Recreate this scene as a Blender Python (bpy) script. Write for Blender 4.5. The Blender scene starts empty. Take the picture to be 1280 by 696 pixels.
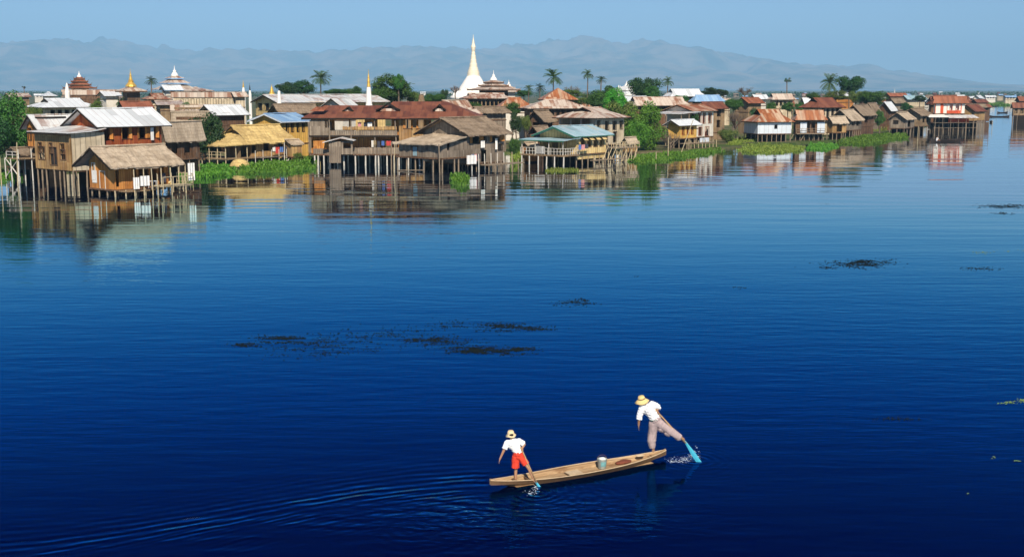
import bpy, math, random
from mathutils import Vector, Matrix, noise
random.seed(7)
R = random.Random(11)
rad = math.radians
scene = bpy.context.scene
COL = scene.collection
H = 10.0; F = 1500.0; TH = math.atan((348-112)/F)
CT, ST = math.cos(TH), math.sin(TH)
SUN_AZ, SUN_EL = rad(8), rad(40)

# ---------- camera geometry used to turn measured bearings into world positions ----------
def project(x, y, z):
    d = y*CT-(z-H)*ST
    return 640+F*x/d, 348-F*(y*ST+(z-H)*CT)/d
def ray(px, py):
    u = (px-640)/F; v = (348-py)/F
    return Vector((u, CT+v*ST, -ST+v*CT))
def ground(px, py, z=0.0):
    r = ray(px, py); t = (z-H)/r.z
    return Vector((r.x*t, r.y*t, z))
def zat(py, Y):
    v = (348-py)/F
    # v*(Y CT - q ST) = Y ST + q CT
    return H + Y*(v*CT-ST)/(CT+v*ST)
def xat(px, Y, z=3.0):
    return (px-640)/F*(Y*CT-(z-H)*ST)
def yline(py):
    return ground(640, py).y

# ---------- node helpers ----------
class E:
    """arithmetic on shader sockets"""
    def __init__(s, nt, sock): s.nt, s.s = nt, sock
    def _op(s, op, *a):
        n = s.nt.nodes.new('ShaderNodeMath'); n.operation = op
        for i, v in enumerate((s,)+a):
            if isinstance(v, E): s.nt.links.new(v.s, n.inputs[i])
            else: n.inputs[i].default_value = v
        return E(s.nt, n.outputs[0])
    def __add__(s, o): return s._op('ADD', o)
    __radd__ = __add__
    def __sub__(s, o): return s._op('SUBTRACT', o)
    def __mul__(s, o): return s._op('MULTIPLY', o)
    __rmul__ = __mul__
    def __truediv__(s, o): return s._op('DIVIDE', o)
    def __neg__(s): return s*-1.0
    def sin(s): return s._op('SINE')
    def floor(s): return s._op('FLOOR')
    def frac(s): return s._op('FRACT')
    def abs(s): return s._op('ABSOLUTE')
    def exp(s): return s._op('EXPONENT')
    def sqrt(s): return s._op('SQRT')
    def pow(s, e): return s._op('POWER', e)
    def gt(s, o): return s._op('GREATER_THAN', o)
    def lt(s, o): return s._op('LESS_THAN', o)
    def min(s, o): return s._op('MINIMUM', o)
    def max(s, o): return s._op('MAXIMUM', o)
    def step(s, a, b):
        n = s.nt.nodes.new('ShaderNodeMapRange'); n.interpolation_type = 'SMOOTHSTEP'
        s.nt.links.new(s.s, n.inputs[0]); n.inputs[1].default_value = a; n.inputs[2].default_value = b
        return E(s.nt, n.outputs[0])

def sock(nt, v, inp):
    if isinstance(v, E): nt.links.new(v.s, inp)
    elif hasattr(v, 'is_output'): nt.links.new(v, inp)
    else: inp.default_value = v
def col4(c): return (c[0], c[1], c[2], 1.0)
def cmix(nt, f, a, b, mode='MIX'):
    n = nt.nodes.new('ShaderNodeMix'); n.data_type = 'RGBA'; n.blend_type = mode
    sock(nt, f, n.inputs[0])
    for v, i in ((a, 6), (b, 7)):
        if isinstance(v, (tuple, list)): n.inputs[i].default_value = col4(v)
        else: sock(nt, v, n.inputs[i])
    return n.outputs[2]
def comb(nt, x, y, z):
    n = nt.nodes.new('ShaderNodeCombineXYZ')
    for i, v in enumerate((x, y, z)): sock(nt, v, n.inputs[i])
    return n.outputs[0]
def nz(nt, vec, scale=1.0, detail=3.0, rough=.5, dist=0.0):
    n = nt.nodes.new('ShaderNodeTexNoise'); nt.links.new(vec, n.inputs['Vector'])
    n.inputs['Scale'].default_value = scale; n.inputs['Detail'].default_value = detail
    n.inputs['Roughness'].default_value = rough; n.inputs['Distortion'].default_value = dist
    return E(nt, n.outputs[0])
def wn(nt, vec):
    n = nt.nodes.new('ShaderNodeTexWhiteNoise'); n.noise_dimensions = '3D'
    nt.links.new(vec, n.inputs['Vector']); return E(nt, n.outputs[0])
def start(name, rough=.85, spec=.3):
    m = bpy.data.materials.new(name); m.use_nodes = True; nt = m.node_tree
    b = nt.nodes['Principled BSDF']; b.inputs['Roughness'].default_value = rough
    b.inputs['Specular IOR Level'].default_value = spec
    tc = nt.nodes.new('ShaderNodeTexCoord'); sp = nt.nodes.new('ShaderNodeSeparateXYZ')
    nt.links.new(tc.outputs['Object'], sp.inputs[0])
    x, y, z = (E(nt, sp.outputs[i]) for i in range(3))
    oi = nt.nodes.new('ShaderNodeObjectInfo')
    return m, nt, b, tc.outputs['Object'], x, y, z, E(nt, oi.outputs['Random'])
def setc(nt, b, c): nt.links.new(c, b.inputs['Base Color'])
def bump(nt, b, h, dist=.02, strength=1.0):
    n = nt.nodes.new('ShaderNodeBump'); n.inputs['Distance'].default_value = dist; n.inputs['Strength'].default_value = strength
    sock(nt, h, n.inputs['Height']); nt.links.new(n.outputs[0], b.inputs['Normal'])

def m_board(name, a, c, w=.24, wear=.5, horiz=False, grey=(.26, .235, .21)):
    m, nt, b, obj, x, y, z, rnd = start(name, .8, .25)
    s = z if horiz else x+y
    t = (x+y) if horiz else z
    bid = (s*(1/w)).floor()
    v = wn(nt, comb(nt, bid, rnd*7.0, (t*(1/2.6)).floor()))
    c1 = cmix(nt, v, a, c)
    st = nz(nt, comb(nt, s*5.0, t*.6, rnd*9.0), 1.0, 5, .65)
    c2 = cmix(nt, (st.step(.42, .72))*wear, c1, grey)
    blotch = nz(nt, comb(nt, s*.5, t*.7, rnd*5.0), 1.0, 3, .6)
    c3 = cmix(nt, blotch.step(.3, .75)*.55, c2, tuple(q*.42 for q in a))
    fr = (s*(1/w)).frac()
    gap = fr.lt(.10)
    c4 = cmix(nt, gap*.7, c3, tuple(q*.18 for q in a))
    setc(nt, b, c4); bump(nt, b, (fr.gt(.1))+st*.4, .02)
    return m
def m_thatch(name, a, c, dark):
    m, nt, b, obj, x, y, z, rnd = start(name, .95, .1)
    st = nz(nt, comb(nt, x*6.0, y*1.2, z*1.4), 1.0, 6, .7)
    row = (z*2.6+nz(nt, comb(nt, x*1.2, y, z), 1.0, 2)*1.2).frac()
    c1 = cmix(nt, st.step(.3, .7), a, c)
    bl = nz(nt, comb(nt, x*.55, y*.5, rnd*6.0), 1.0, 4, .6)
    c2 = cmix(nt, bl.step(.42, .7)*.65, c1, dark)
    c3 = cmix(nt, row.step(.8, 1.0)*.55, c2, dark)
    setc(nt, b, c3); bump(nt, b, st+row*.6, .07)
    return m
def m_tin(name, a, c, rust=.3, rc=(.30, .10, .035), rc2=(.16, .05, .02), rough=.5, panel=.8, lo=.46):
    m, nt, b, obj, x, y, z, rnd = start(name, rough, .4)
    g = nt.nodes.new('ShaderNodeTexCoord'); sn = nt.nodes.new('ShaderNodeSeparateXYZ')
    nt.links.new(g.outputs['Normal'], sn.inputs[0])
    nx = E(nt, sn.outputs[0]).abs(); ny = E(nt, sn.outputs[1]).abs()
    side = nx.gt(ny)
    s = x*(side*-1.0+1.0)+y*side
    u = y*(side*-1.0+1.0)+x*side
    pid = comb(nt, (s*(1/panel)).floor(), (u*(1/2.3)+rnd*3.0).floor(), rnd*9.0)
    v = wn(nt, pid)
    c1 = cmix(nt, v*.55+.2, a, c); c1 = cmix(nt, wn(nt, comb(nt, (s*(1/panel)).floor()+31.0, (u*(1/2.3)).floor(), rnd*3.0)).gt(.9)*.4, c1, tuple(q*.45 for q in a))
    n1 = nz(nt, comb(nt, s*2.2, u*.5, rnd*9.0), 1.0, 5, .65)
    n2 = nz(nt, comb(nt, s*.35, u*.3, rnd*4.0), 1.0, 3, .6)
    n3 = nz(nt, comb(nt, s*.9, u*.45, rnd*2.0+5.0), 1.0, 4, .7)
    k = (n1*.30+n2*.30+n3*.32+v*.20).step(lo+.17-.3*rust, lo+.30-.22*rust)
    c2 = cmix(nt, n1.step(.3, .7), rc, rc2)
    c3 = cmix(nt, k*min(1.0, rust*2.2), c1, c2)
    fr = (s*(1/panel)).frac()
    c4 = cmix(nt, fr.lt(.06)*.5, c3, rc2)
    corr = (s*(2*math.pi/.16)).sin()
    setc(nt, b, c4); bump(nt, b, corr*.5+n1, .012)
    return m
def m_plain(name, a, rough=.8, spec=.3, dirt=.3, metal=0.0, sc=1.0):
    m, nt, b, obj, x, y, z, rnd = start(name, rough, spec)
    n = nz(nt, comb(nt, x*sc, y*sc, z*sc*.6+rnd*3.0), 2.0, 5, .6)
    c = cmix(nt, n.step(.35, .75)*dirt, a, tuple(q*.45 for q in a))
    b.inputs['Metallic'].default_value = metal
    setc(nt, b, c); bump(nt, b, n, .01)
    return m
def m_leaf(name, a, c, d, tr=.25):
    m, nt, b, obj, x, y, z, rnd = start(name, .55, .35)
    n = nz(nt, obj, 2.2, 2, .5); n2 = nz(nt, obj, 30.0, 1, .5)
    c1 = cmix(nt, n.step(.35, .65), a, c)
    c2 = cmix(nt, n2.step(.45, .62), c1, d)
    hs = nt.nodes.new('ShaderNodeHueSaturation'); nt.links.new(c2, hs.inputs['Color'])
    sock(nt, rnd*.04+.48, hs.inputs['Hue']); sock(nt, rnd*.5+.75, hs.inputs['Value'])
    setc(nt, b, hs.outputs[0])
    t = nt.nodes.new('ShaderNodeBsdfTranslucent'); nt.links.new(hs.outputs[0], t.inputs[0])
    mx = nt.nodes.new('ShaderNodeMixShader'); mx.inputs[0].default_value = tr
    nt.links.new(b.outputs[0], mx.inputs[1]); nt.links.new(t.outputs[0], mx.inputs[2])
    nt.links.new(mx.outputs[0], nt.nodes['Material Output'].inputs[0])
    return m

M = {}
M['orange'] = m_board('teak_boards', (.40, .145, .025), (.62, .27, .06), wear=.2)
M['red'] = m_board('red_brown_boards', (.24, .04, .012), (.46, .13, .03), wear=.15)
M['grey'] = m_board('weathered_boards', (.17, .13, .095), (.32, .26, .195), wear=.45, grey=(.13, .105, .085))
M['tan'] = m_board('tan_boards', (.21, .135, .07), (.35, .24, .13), wear=.5)
M['brown'] = m_board('brown_boards', (.09, .045, .022), (.18, .09, .042), wear=.4)
M['yellow'] = m_board('yellow_boards', (.58, .33, .07), (.74, .46, .11), wear=.2, w=.4)
M['pale'] = m_board('pale_yellow_boards', (.64, .45, .18), (.76, .58, .28), wear=.25, w=.5)
M['cream'] = m_board('cream_boards', (.52, .42, .28), (.68, .58, .42), wear=.3, w=.6)
M['mat'] = m_board('bamboo_matting', (.30, .165, .06), (.47, .30, .12), w=.45, wear=.35)
M['white'] = m_plain('white_wall', (.64, .60, .53), dirt=.35)
M['redpaint'] = m_board('red_painted_boards', (.50, .06, .02), (.60, .10, .03), wear=.1, w=.5)
M['tinwall'] = m_tin('tin_cladding', (.48, .54, .60), (.62, .66, .72), rust=.08, rough=.55, panel=.9)
M['th_grey'] = m_thatch('grey_thatch', (.34, .27, .195), (.50, .41, .31), (.19, .145, .10))
M['th_brown'] = m_thatch('brown_thatch', (.18, .135, .095), (.30, .23, .165), (.09, .065, .045))
M['th_gold'] = m_thatch('golden_thatch', (.46, .33, .13), (.64, .48, .21), (.26, .17, .07))
M['tin'] = m_tin('pale_tin', (.56, .60, .63), (.66, .69, .72), rust=.08)
M['tin_spot'] = m_tin('pale_tin_with_rust', (.50, .53, .55), (.64, .64, .62), rust=.30)
M['tin_cream'] = m_tin('cream_tin', (.46, .38, .31), (.60, .53, .46), rust=.42, rc=(.30, .15, .08))
M['tin_mix'] = m_tin('rusted_tin', (.50, .38, .27), (.40, .20, .10), rust=.66, rc=(.32, .11, .035), rc2=(.20, .06, .02), panel=.55)
M['tin_red'] = m_tin('red_rusted_tin', (.17, .058, .03), (.23, .08, .04), rust=.45, rc=(.13, .035, .018), rc2=(.09, .028, .016), rough=.7)
M['tin_orange'] = m_tin('orange_rusted_tin', (.26, .085, .04), (.34, .13, .07), rust=.5, rc=(.22, .06, .025), rough=.7)
M['tin_blue'] = m_tin('blue_tin', (.12, .25, .48), (.32, .48, .62), rust=.06)
M['tin_teal'] = m_tin('teal_tin', (.20, .36, .40), (.40, .52, .60), rust=.10)
M['green'] = m_plain('dark_green_paint', (.02, .12, .075), .5)
M['dark'] = m_plain('dark_timber_and_shade', (.022, .017, .013), .95, .1)  # timber parts, plus the sheets that stand in for underfloor shade
M['post'] = m_plain('weathered_post', (.24, .185, .13), .9, dirt=.6, sc=3)
M['bamboo'] = m_plain('bamboo', (.46, .38, .24), .7, dirt=.5, sc=3)
M['palepost'] = m_plain('pale_post', (.55, .52, .46), .8, dirt=.3)
M['cloth'] = m_plain('white_cloth', (.70, .69, .66), .9, dirt=.35, sc=2)
M['stucco'] = m_plain('white_stucco', (.82, .80, .76), .6, dirt=.12)
M['cgold'] = m_plain('pale_gold', (.74, .67, .52), .5, .4, dirt=.15)
M['gold'] = m_plain('gold_leaf', (.75, .48, .10), .35, .5, dirt=.25, metal=.5)
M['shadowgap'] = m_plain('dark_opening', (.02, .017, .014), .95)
M['leaf'] = m_leaf('leaves', (.05, .15, .02), (.10, .24, .035), (.015, .055, .01))
M['leafdark'] = m_leaf('dark_leaves', (.028, .085, .02), (.05, .13, .028), (.01, .035, .01))
M['leafyel'] = m_leaf('yellow_green_leaves', (.12, .19, .03), (.20, .24, .05), (.05, .10, .02))
M['leafbrt'] = m_leaf('bright_leaves', (.09, .30, .02), (.17, .42, .04), (.03, .13, .015), .3)
M['leafbrown'] = m_leaf('dry_twigs', (.16, .12, .09), (.20, .15, .11), (.09, .065, .05), .1)
M['palm'] = m_leaf('palm_fronds', (.04, .10, .02), (.10, .16, .045), (.02, .06, .015))
M['bark'] = m_plain('bark', (.16, .12, .09), .95, dirt=.6, sc=4)
M['grass'] = m_leaf('marsh_plants', (.10, .28, .02), (.20, .40, .04), (.03, .11, .012), .3)
M['grassyel'] = m_leaf('yellow_marsh_plants', (.22, .34, .04), (.36, .42, .07), (.08, .16, .02), .3)

# ---------- mesh building ----------
class MB:
    def __init__(s): s.v = []; s.f = []
    def add(s, vs, fs):
        o = len(s.v); s.v += [tuple(v) for v in vs]; s.f += [tuple(i+o for i in f) for f in fs]; return s
    def box(s, c, d, rz=0.0, rot=None):
        hx, hy, hz = d[0]/2, d[1]/2, d[2]/2
        m = rot or Matrix.Rotation(rz, 3, 'Z'); c = Vector(c)
        vs = [c+m@Vector((a*hx, b*hy, e*hz)) for a, b, e in ((-1,-1,-1),(1,-1,-1),(1,1,-1),(-1,1,-1),(-1,-1,1),(1,-1,1),(1,1,1),(-1,1,1))]
        return s.add(vs, [(0,3,2,1),(4,5,6,7),(0,1,5,4),(1,2,6,5),(2,3,7,6),(3,0,4,7)])
    def b2(s, p, q):
        return s.box([(a+b)/2 for a, b in zip(p, q)], [abs(b-a) for a, b in zip(p, q)])
    def tube(s, p, q, r0, r1=None, n=8, caps=True):
        p, q = Vector(p), Vector(q); r1 = r0 if r1 is None else r1
        d = (q-p).normalized(); a = d.orthogonal().normalized(); b = d.cross(a)
        vs = []
        for c, r in ((p, r0), (q, r1)):
            for i in range(n):
                t = 2*math.pi*i/n; vs.append(c+(a*math.cos(t)+b*math.sin(t))*r)
        fs = [(i, (i+1) % n, n+(i+1) % n, n+i) for i in range(n)]
        if caps: fs += [tuple(range(n-1, -1, -1)), tuple(range(n, 2*n))]
        return s.add(vs, fs)
    def path(s, pts, rs, n=8):
        pts = [Vector(p) for p in pts]; vs = []
        a = None
        for i, p in enumerate(pts):
            d = (pts[min(i+1, len(pts)-1)]-pts[max(i-1, 0)]).normalized()
            a = d.orthogonal().normalized() if a is None else (a-d*a.dot(d)).normalized()
            b = d.cross(a)
            for k in range(n):
                t = 2*math.pi*k/n; vs.append(p+(a*math.cos(t)+b*math.sin(t))*rs[i])
        fs = [(i*n+k, i*n+(k+1) % n, (i+1)*n+(k+1) % n, (i+1)*n+k) for i in range(len(pts)-1) for k in range(n)]
        fs += [tuple(range(n-1, -1, -1)), tuple(range((len(pts)-1)*n, len(pts)*n))]
        return s.add(vs, fs)
    def lathe(s, prof, n=24, c=(0,0,0), sq=False):
        vs = []; c = Vector(c)
        for r, z in prof:
            for k in range(n):
                t = 2*math.pi*(k+.5)/n
                vs.append(c+Vector((r*math.cos(t), r*math.sin(t), z)))
        m = len(prof)
        fs = [(i*n+k, i*n+(k+1) % n, (i+1)*n+(k+1) % n, (i+1)*n+k) for i in range(m-1) for k in range(n)]
        fs += [tuple(range(n-1, -1, -1)), tuple(range((m-1)*n, m*n))]
        return s.add(vs, fs)
    def slab(s, pts, t):
        n = len(pts); pts = [Vector(p) for p in pts]
        vs = pts+[p-Vector((0, 0, t)) for p in pts]
        fs = [tuple(range(n)), tuple(range(2*n-1, n-1, -1))]+[(i, n+i, n+(i+1) % n, (i+1) % n) for i in range(n)]
        return s.add(vs, fs)
    def gslab(s, a, b, c, d, t, nx, ny, jit, rnd, rag=0.0):
        """rough slab a-b lower edge, d-c upper edge"""
        a, b, c, d = map(Vector, (a, b, c, d)); top = []
        for j in range(ny+1):
            for i in range(nx+1):
                u, v = i/nx, j/ny
                p = (a*(1-u)+b*u)*(1-v)+(d*(1-u)+c*u)*v
                p = p+Vector((0, 0, rnd.uniform(-jit, jit)-.10*math.sin(math.pi*u)+.09*noise.noise(p*.45)))
                if j == 0 and rag: p += (a-d).normalized()*rnd.uniform(-rag, rag)
                if i in (0, nx) and rag: p += (b-a).normalized()*rnd.uniform(-rag, rag)*.6
                top.append(p)
        N = len(top); w = nx+1
        vs = top+[p-Vector((0, 0, t)) for p in top]; fs = []
        for j in range(ny):
            for i in range(nx):
                k = j*w+i; fs.append((k, k+1, k+w+1, k+w)); fs.append((N+k, N+k+w, N+k+w+1, N+k+1))
        for i in range(nx):
            fs.append((i, N+i, N+i+1, i+1)); k = ny*w+i; fs.append((k, k+1, N+k+1, N+k))
        for j in range(ny):
            k = j*w; fs.append((k, k+w, N+k+w, N+k)); k = j*w+nx; fs.append((k, N+k, N+k+w, k+w))
        return s.add(vs, fs)
    def ell(s, c, r, rot=None, nu=14, nv=9):
        vs = []; c = Vector(c); rot = rot or Matrix.Identity(3)
        for j in range(nv+1):
            ph = math.pi*j/nv-math.pi/2
            for i in range(nu):
                t = 2*math.pi*i/nu
                vs.append(c+rot@Vector((r[0]*math.cos(ph)*math.cos(t), r[1]*math.cos(ph)*math.sin(t), r[2]*math.sin(ph))))
        fs = [(j*nu+i, j*nu+(i+1) % nu, (j+1)*nu+(i+1) % nu, (j+1)*nu+i) for j in range(nv) for i in range(nu)]
        return s.add(vs, fs)
    def mesh(s, name, mat, smooth=False):
        me = bpy.data.meshes.new(name); me.from_pydata(s.v, [], s.f); me.update()
        if mat: me.materials.append(mat)
        if smooth:
            for p in me.polygons: p.use_smooth = True
        return me
    def obj(s, name, mat, parent=None, smooth=False):
        return link(name, s.mesh(name, mat, smooth), parent)
def link(name, me, parent=None, loc=(0, 0, 0)):
    o = bpy.data.objects.new(name, me); COL.objects.link(o); o.parent = parent; o.location = loc; return o
def tag(o, label=None, cat=None, group=None, kind=None):
    for k, v in (('label', label), ('category', cat), ('group', group), ('kind', kind)):
        if v: o[k] = v
    return o
def thing(name, label, cat, loc=(0, 0, 0), rz=0.0, group=None):
    o = bpy.data.objects.new(name, None); COL.objects.link(o); o.empty_display_size = .3
    o.location = loc; o.rotation_euler = (0, 0, rz); return tag(o, label, cat, group)
def kids(o): return [c for c in bpy.data.objects if c.parent is o]
def dup(root, loc, rz=0.0, label=None, sc=None):
    r = root.copy(); COL.objects.link(r); r.location = loc; r.rotation_euler = (0, 0, rz)
    if sc: r.scale = sc
    if label: r['label'] = label
    for ch in kids(root):
        c = ch.copy(); COL.objects.link(c); c.parent = r
        for g in kids(ch):
            d = g.copy(); COL.objects.link(d); d.parent = c
    return r

# ---------- houses ----------
def wall_panel(mb, o, d, n, L, z0, z1, ops, t=.12):
    """wall in plane through o along unit d, outward normal n, with real openings (a,b,za,zb)"""
    o, d, n = Vector(o), Vector(d), Vector(n)
    xs = sorted({0.0, L, *[q for p in ops for q in p[:2]]}); zs = sorted({z0, z1, *[q for p in ops for q in p[2:4]]})
    def inside(x, z): return any(p[0] < x < p[1] and p[2] < z < p[3] for p in ops)
    for i in range(len(xs)-1):
        for j in range(len(zs)-1):
            if inside((xs[i]+xs[i+1])/2, (zs[j]+zs[j+1])/2): continue
            q = [o+d*x+Vector((0, 0, z)) for x, z in ((xs[i], zs[j]), (xs[i+1], zs[j]), (xs[i+1], zs[j+1]), (xs[i], zs[j+1]))]
            mb.add(q, [(0, 1, 2, 3)]); mb.add([p-n*t for p in q], [(3, 2, 1, 0)])
    for a, b, za, zb in ops:
        e = [o+d*x+Vector((0, 0, z)) for x, z in ((a, za), (b, za), (b, zb), (a, zb))]; f = [p-n*t for p in e]
        for k in range(4):
            l = (k+1) % 4; mb.add([e[k], e[l], f[l], f[k]], [(3, 2, 1, 0)])

def frame_window(root, o, d, n, a, b, za, zb, kind, fmat, smat, rnd):
    o, d, n = Vector(o), Vector(d), Vector(n); w = b-a; h = zb-za; t = .07
    base = o+d*a+Vector((0, 0, za)); rz = math.atan2(d.y, d.x)
    mb = MB()
    for (x0, x1, zz0, zz1) in ((-t, w+t, -t, 0), (-t, w+t, h, h+t), (-t, 0, 0, h), (w, w+t, 0, h)):
        p = base+d*((x0+x1)/2)+n*.025; mb.box((p.x, p.y, base.z+(zz0+zz1)/2), (x1-x0, .056, zz1-zz0), rz)
    if kind in 'wm':
        p = base+d*(w/2)-n*.05; mb.box((p.x, p.y, base.z+h/2), (.05, .04, h), rz)
    win = mb.obj('door' if kind == 'd' else 'window', fmat, root)
    if kind == 's':
        for sgn in (-1, 1):
            s = MB(); hw = w/2
            hinge = base+d*(0 if sgn < 0 else w)+n*.06
            ang = rnd.uniform(.15, .9)
            dr = (d*sgn*math.cos(ang)+n*math.sin(ang)); c = hinge+dr*hw/2
            s.box((c.x, c.y, base.z+h/2), (hw, .035, h), math.atan2(dr.y, dr.x)); s.obj('shutter', smat, win)
    if kind == 'd':
        s = MB(); c = base+d*(w/2)-n*.08; s.box((c.x, c.y, base.z+h/2), (w-.02, .04, h-.02), rz); s.obj('door_leaf', smat, win)
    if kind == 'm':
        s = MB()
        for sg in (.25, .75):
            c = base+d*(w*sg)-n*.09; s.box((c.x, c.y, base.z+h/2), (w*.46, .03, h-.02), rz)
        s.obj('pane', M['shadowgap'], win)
    if kind == 'a':   # propped-up awning flap
        s = MB(); c = base+d*(w/2)+n*(h*.28)+Vector((0, 0, h*.86))
        s.box((c.x, c.y, c.z), (w, h*.62, .035), rot=Matrix.Rotation(rz, 3, 'Z')@Matrix.Rotation(rad(35), 3, 'X')); s.obj('awning', smat, win)
    return win

def stilts(root, pts, z1, r=.09, z0=-.9, mat='post', name='stilt', rnd=R, jit=.03):
    me = MB().tube((0, 0, z0), (0, 0, z1), r*1.1, r*.85, 7).mesh(name, M[mat])
    for p in pts:
        o = link(name, me, root, (p[0]+rnd.uniform(-.06, .06), p[1]+rnd.uniform(-.06, .06), 0))
        o.rotation_euler = (rnd.uniform(-jit, jit), rnd.uniform(-jit, jit), rnd.uniform(0, 3))
def railing(root, p, q, z, h=.8, mat='bamboo', name='railing', boards=False, step=.9):
    mb = MB(); p, q = Vector(p), Vector(q); L = (q-p).length; n = max(1, int(L/step)); d = (q-p)/L
    for i in range(n+1):
        c = p+d*(L*i/n); mb.tube((c.x, c.y, z), (c.x, c.y, z+h), .04, n=6)
    for f in (.5, 1.0):
        mb.tube((p.x, p.y, z+h*f), (q.x, q.y, z+h*f), .035, n=6)
    if boards:
        c = (p+q)/2; mb.box((c.x, c.y, z+h*.45), (L, .03, h*.75), math.atan2(d.y, d.x))
    return mb.obj(name, M[mat], root)

def solve(f, target, lo=.2, hi=80.0):
    s = 1 if f(hi) > f(lo) else -1
    for _ in range(50):
        mid = (lo+hi)/2
        if (f(mid)-target)*s < 0: lo = mid
        else: hi = mid
    return (lo+hi)/2

class House:
    def __init__(s, name, label, cat, xs, base, yf, ye, yr, rz=50, roof='gable', rm='tin', wm='grey', fo=(), go=(), oe=.7, og=.7,
                 st=None, fasc='dark', z0=None, group=None, hip=.6, t=.1, rag=None, wt=None, ridge=True, seed=None, fl=True, maxw=26, gable='same', fm='dark', sm=None):
        xl, xc, xr = xs; rz = rad(rz); s.rnd = rnd = random.Random(seed or int(xc*7+ye*13))
        if isinstance(base, tuple): Y = base[0]; C = Vector((xat(xc, Y, 5), Y, 0))
        else: C = ground(xc, base); Y = C.y
        s.ze = ze = zat(ye, Y)
        dx = Vector((math.cos(rz), math.sin(rz), 0)); dy = Vector((-math.sin(rz), math.cos(rz), 0))
        L = min(maxw, solve(lambda l: project(*(C+dx*l+Vector((0, 0, ze))))[0], xr))
        W = min(maxw, solve(lambda l: project(*(C+dy*l+Vector((0, 0, ze))))[0], xl)) if math.sin(rz) > .2 or True else 8
        s.L, s.W = L, W
        s.zr = zr = max(ze+.5, zat(yr, Y+W/2*math.cos(rz)+(0 if roof in ('gable',) else L/2*math.sin(rz)*hip*.5)))
        s.zf = zf = zat(yf, Y) if yf else 1.0
        s.root = root = thing(name, label, cat, C, rz, group)
        s.rm = M[rm]; s.wm = M[wm]
        slope = (zr-ze)/(W/2); thick = .16 if rm.startswith('th') else .07
        s.slope = slope
        rag = (.10 if rm.startswith('th') else 0.012) if rag is None else rag
        jit = .05 if rm.startswith('th') else .012
        mb = MB()
        if roof == 'gable':
            n = max(4, int(L/.35)); m = max(3, int(W/2/.6))
            mb.gslab((0, 0, ze), (L, 0, ze), (L, W/2, zr), (0, W/2, zr), thick, n, m, jit, rnd, rag)
            mb.gslab((L, W, ze), (0, W, ze), (0, W/2+.002, zr), (L, W/2+.002, zr), thick, n, m, jit, rnd, rag)
            s.roof = mb.obj('roof', s.rm, root)
            f = MB()
            for x in (0.02, L-.02):
                for y in (0, W):
                    a = Vector((x, y, ze-.05)); b = Vector((x, W/2, zr-.05))
                    f.slab([a+Vector((-.05, 0, 0)), a+Vector((.05, 0, 0)), b+Vector((.05, 0, 0)), b+Vector((-.05, 0, 0))], .2)
            f.b2((0, -.03, ze-.16-thick*.3), (L, .03, ze-thick-.0))
            f.obj('fascia', M[fasc], s.roof)
        else:
            ax = min(L*.48, (W/2)*(hip/.6)*.9) if roof != 'pyramid' else L/2
            tt = .62 if roof == 'dutch' else 1.0
            zg = ze+(zr-ze)*tt; gx = ax*(tt if roof == 'dutch' else 1)
            P = lambda x, y, z: (x, y, z)
            if roof == 'dutch':
                mb.slab([P(0, 0, ze), P(L, 0, ze), P(L-gx, tt*W/2, zg), P(L-gx+.3, tt*W/2, zg), P(L-gx+.3, W/2, zr), P(gx-.3, W/2, zr), P(gx-.3, tt*W/2, zg), P(gx, tt*W/2, zg)], thick)
                mb.slab([P(L, W, ze), P(0, W, ze), P(gx, W-tt*W/2, zg), P(gx-.3, W-tt*W/2, zg), P(gx-.3, W/2+.003, zr), P(L-gx+.3, W/2+.003, zr), P(L-gx+.3, W-tt*W/2, zg), P(L-gx, W-tt*W/2, zg)], thick)
                mb.slab([P(0, W, ze), P(0, 0, ze), P(gx, tt*W/2, zg-.01), P(gx, W-tt*W/2, zg-.01)], thick)
                mb.slab([P(L, 0, ze), P(L, W, ze), P(L-gx, W-tt*W/2, zg-.01), P(L-gx, tt*W/2, zg-.01)], thick)
            else:
                mb.slab([P(0, 0, ze), P(L, 0, ze), P(L-gx, W/2, zr), P(gx-.001, W/2, zr)], thick)
                mb.slab([P(L, W, ze), P(0, W, ze), P(gx-.001, W/2+.003, zr), P(L-gx, W/2+.003, zr)], thick)
                mb.slab([P(0, W, ze), P(0, 0, ze), P(gx-.003, W/2, zr-.002)], thick)
                mb.slab([P(L, 0, ze), P(L, W, ze), P(L-gx+.003, W/2, zr-.002)], thick)
            s.roof = mb.obj('roof', s.rm, root)
            if roof == 'dutch':
                g = MB()
                for x in (gx+.02, L-gx-.02):
                    g.add([(x, tt*W/2, zg-.05), (x, W-tt*W/2, zg-.05), (x, W/2, zr-.06)], [(0, 1, 2), (2, 1, 0)])
                g.obj('gablet', M['dark'], s.roof)
                f = MB()
                for x in (gx-.3, L-gx+.3):
                    for y in (tt*W/2, W-tt*W/2):
                        a = Vector((x, y, zg-.0)); b = Vector((x, W/2, zr+.02))
                        f.slab([a+Vector((-.06, 0, 0)), a+Vector((.06, 0, 0)), b+Vector((.06, 0, 0)), b+Vector((-.06, 0, 0))], .16)
                f.obj('bargeboard', M[fasc], s.roof)
            f = MB(); q = .03
            f.b2((0, -q, ze-.2), (L, q, ze-thick)); f.b2((0, W-q, ze-.2), (L, W+q, ze-thick))
            f.b2((-q, q, ze-.2), (q, W-q, ze-thick)); f.b2((L-q, q, ze-.2), (L+q, W-q, ze-thick)); f.obj('fascia', M[fasc], s.roof)
        if ridge and roof != 'pyramid':
            a0 = 0 if roof == 'gable' else gx-.25
            rc = MB().tube((a0-.05, W/2, zr+.02), (L-a0+.05, W/2, zr+.02), .11 if rm.startswith('th') else .06, n=6)
            rc.obj('ridge_cap', s.rm, s.roof)
        # walls
        s.x0, s.x1, s.y0, s.y1 = og, L-og, min(oe, W*.3), W-min(oe, W*.3)
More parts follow.
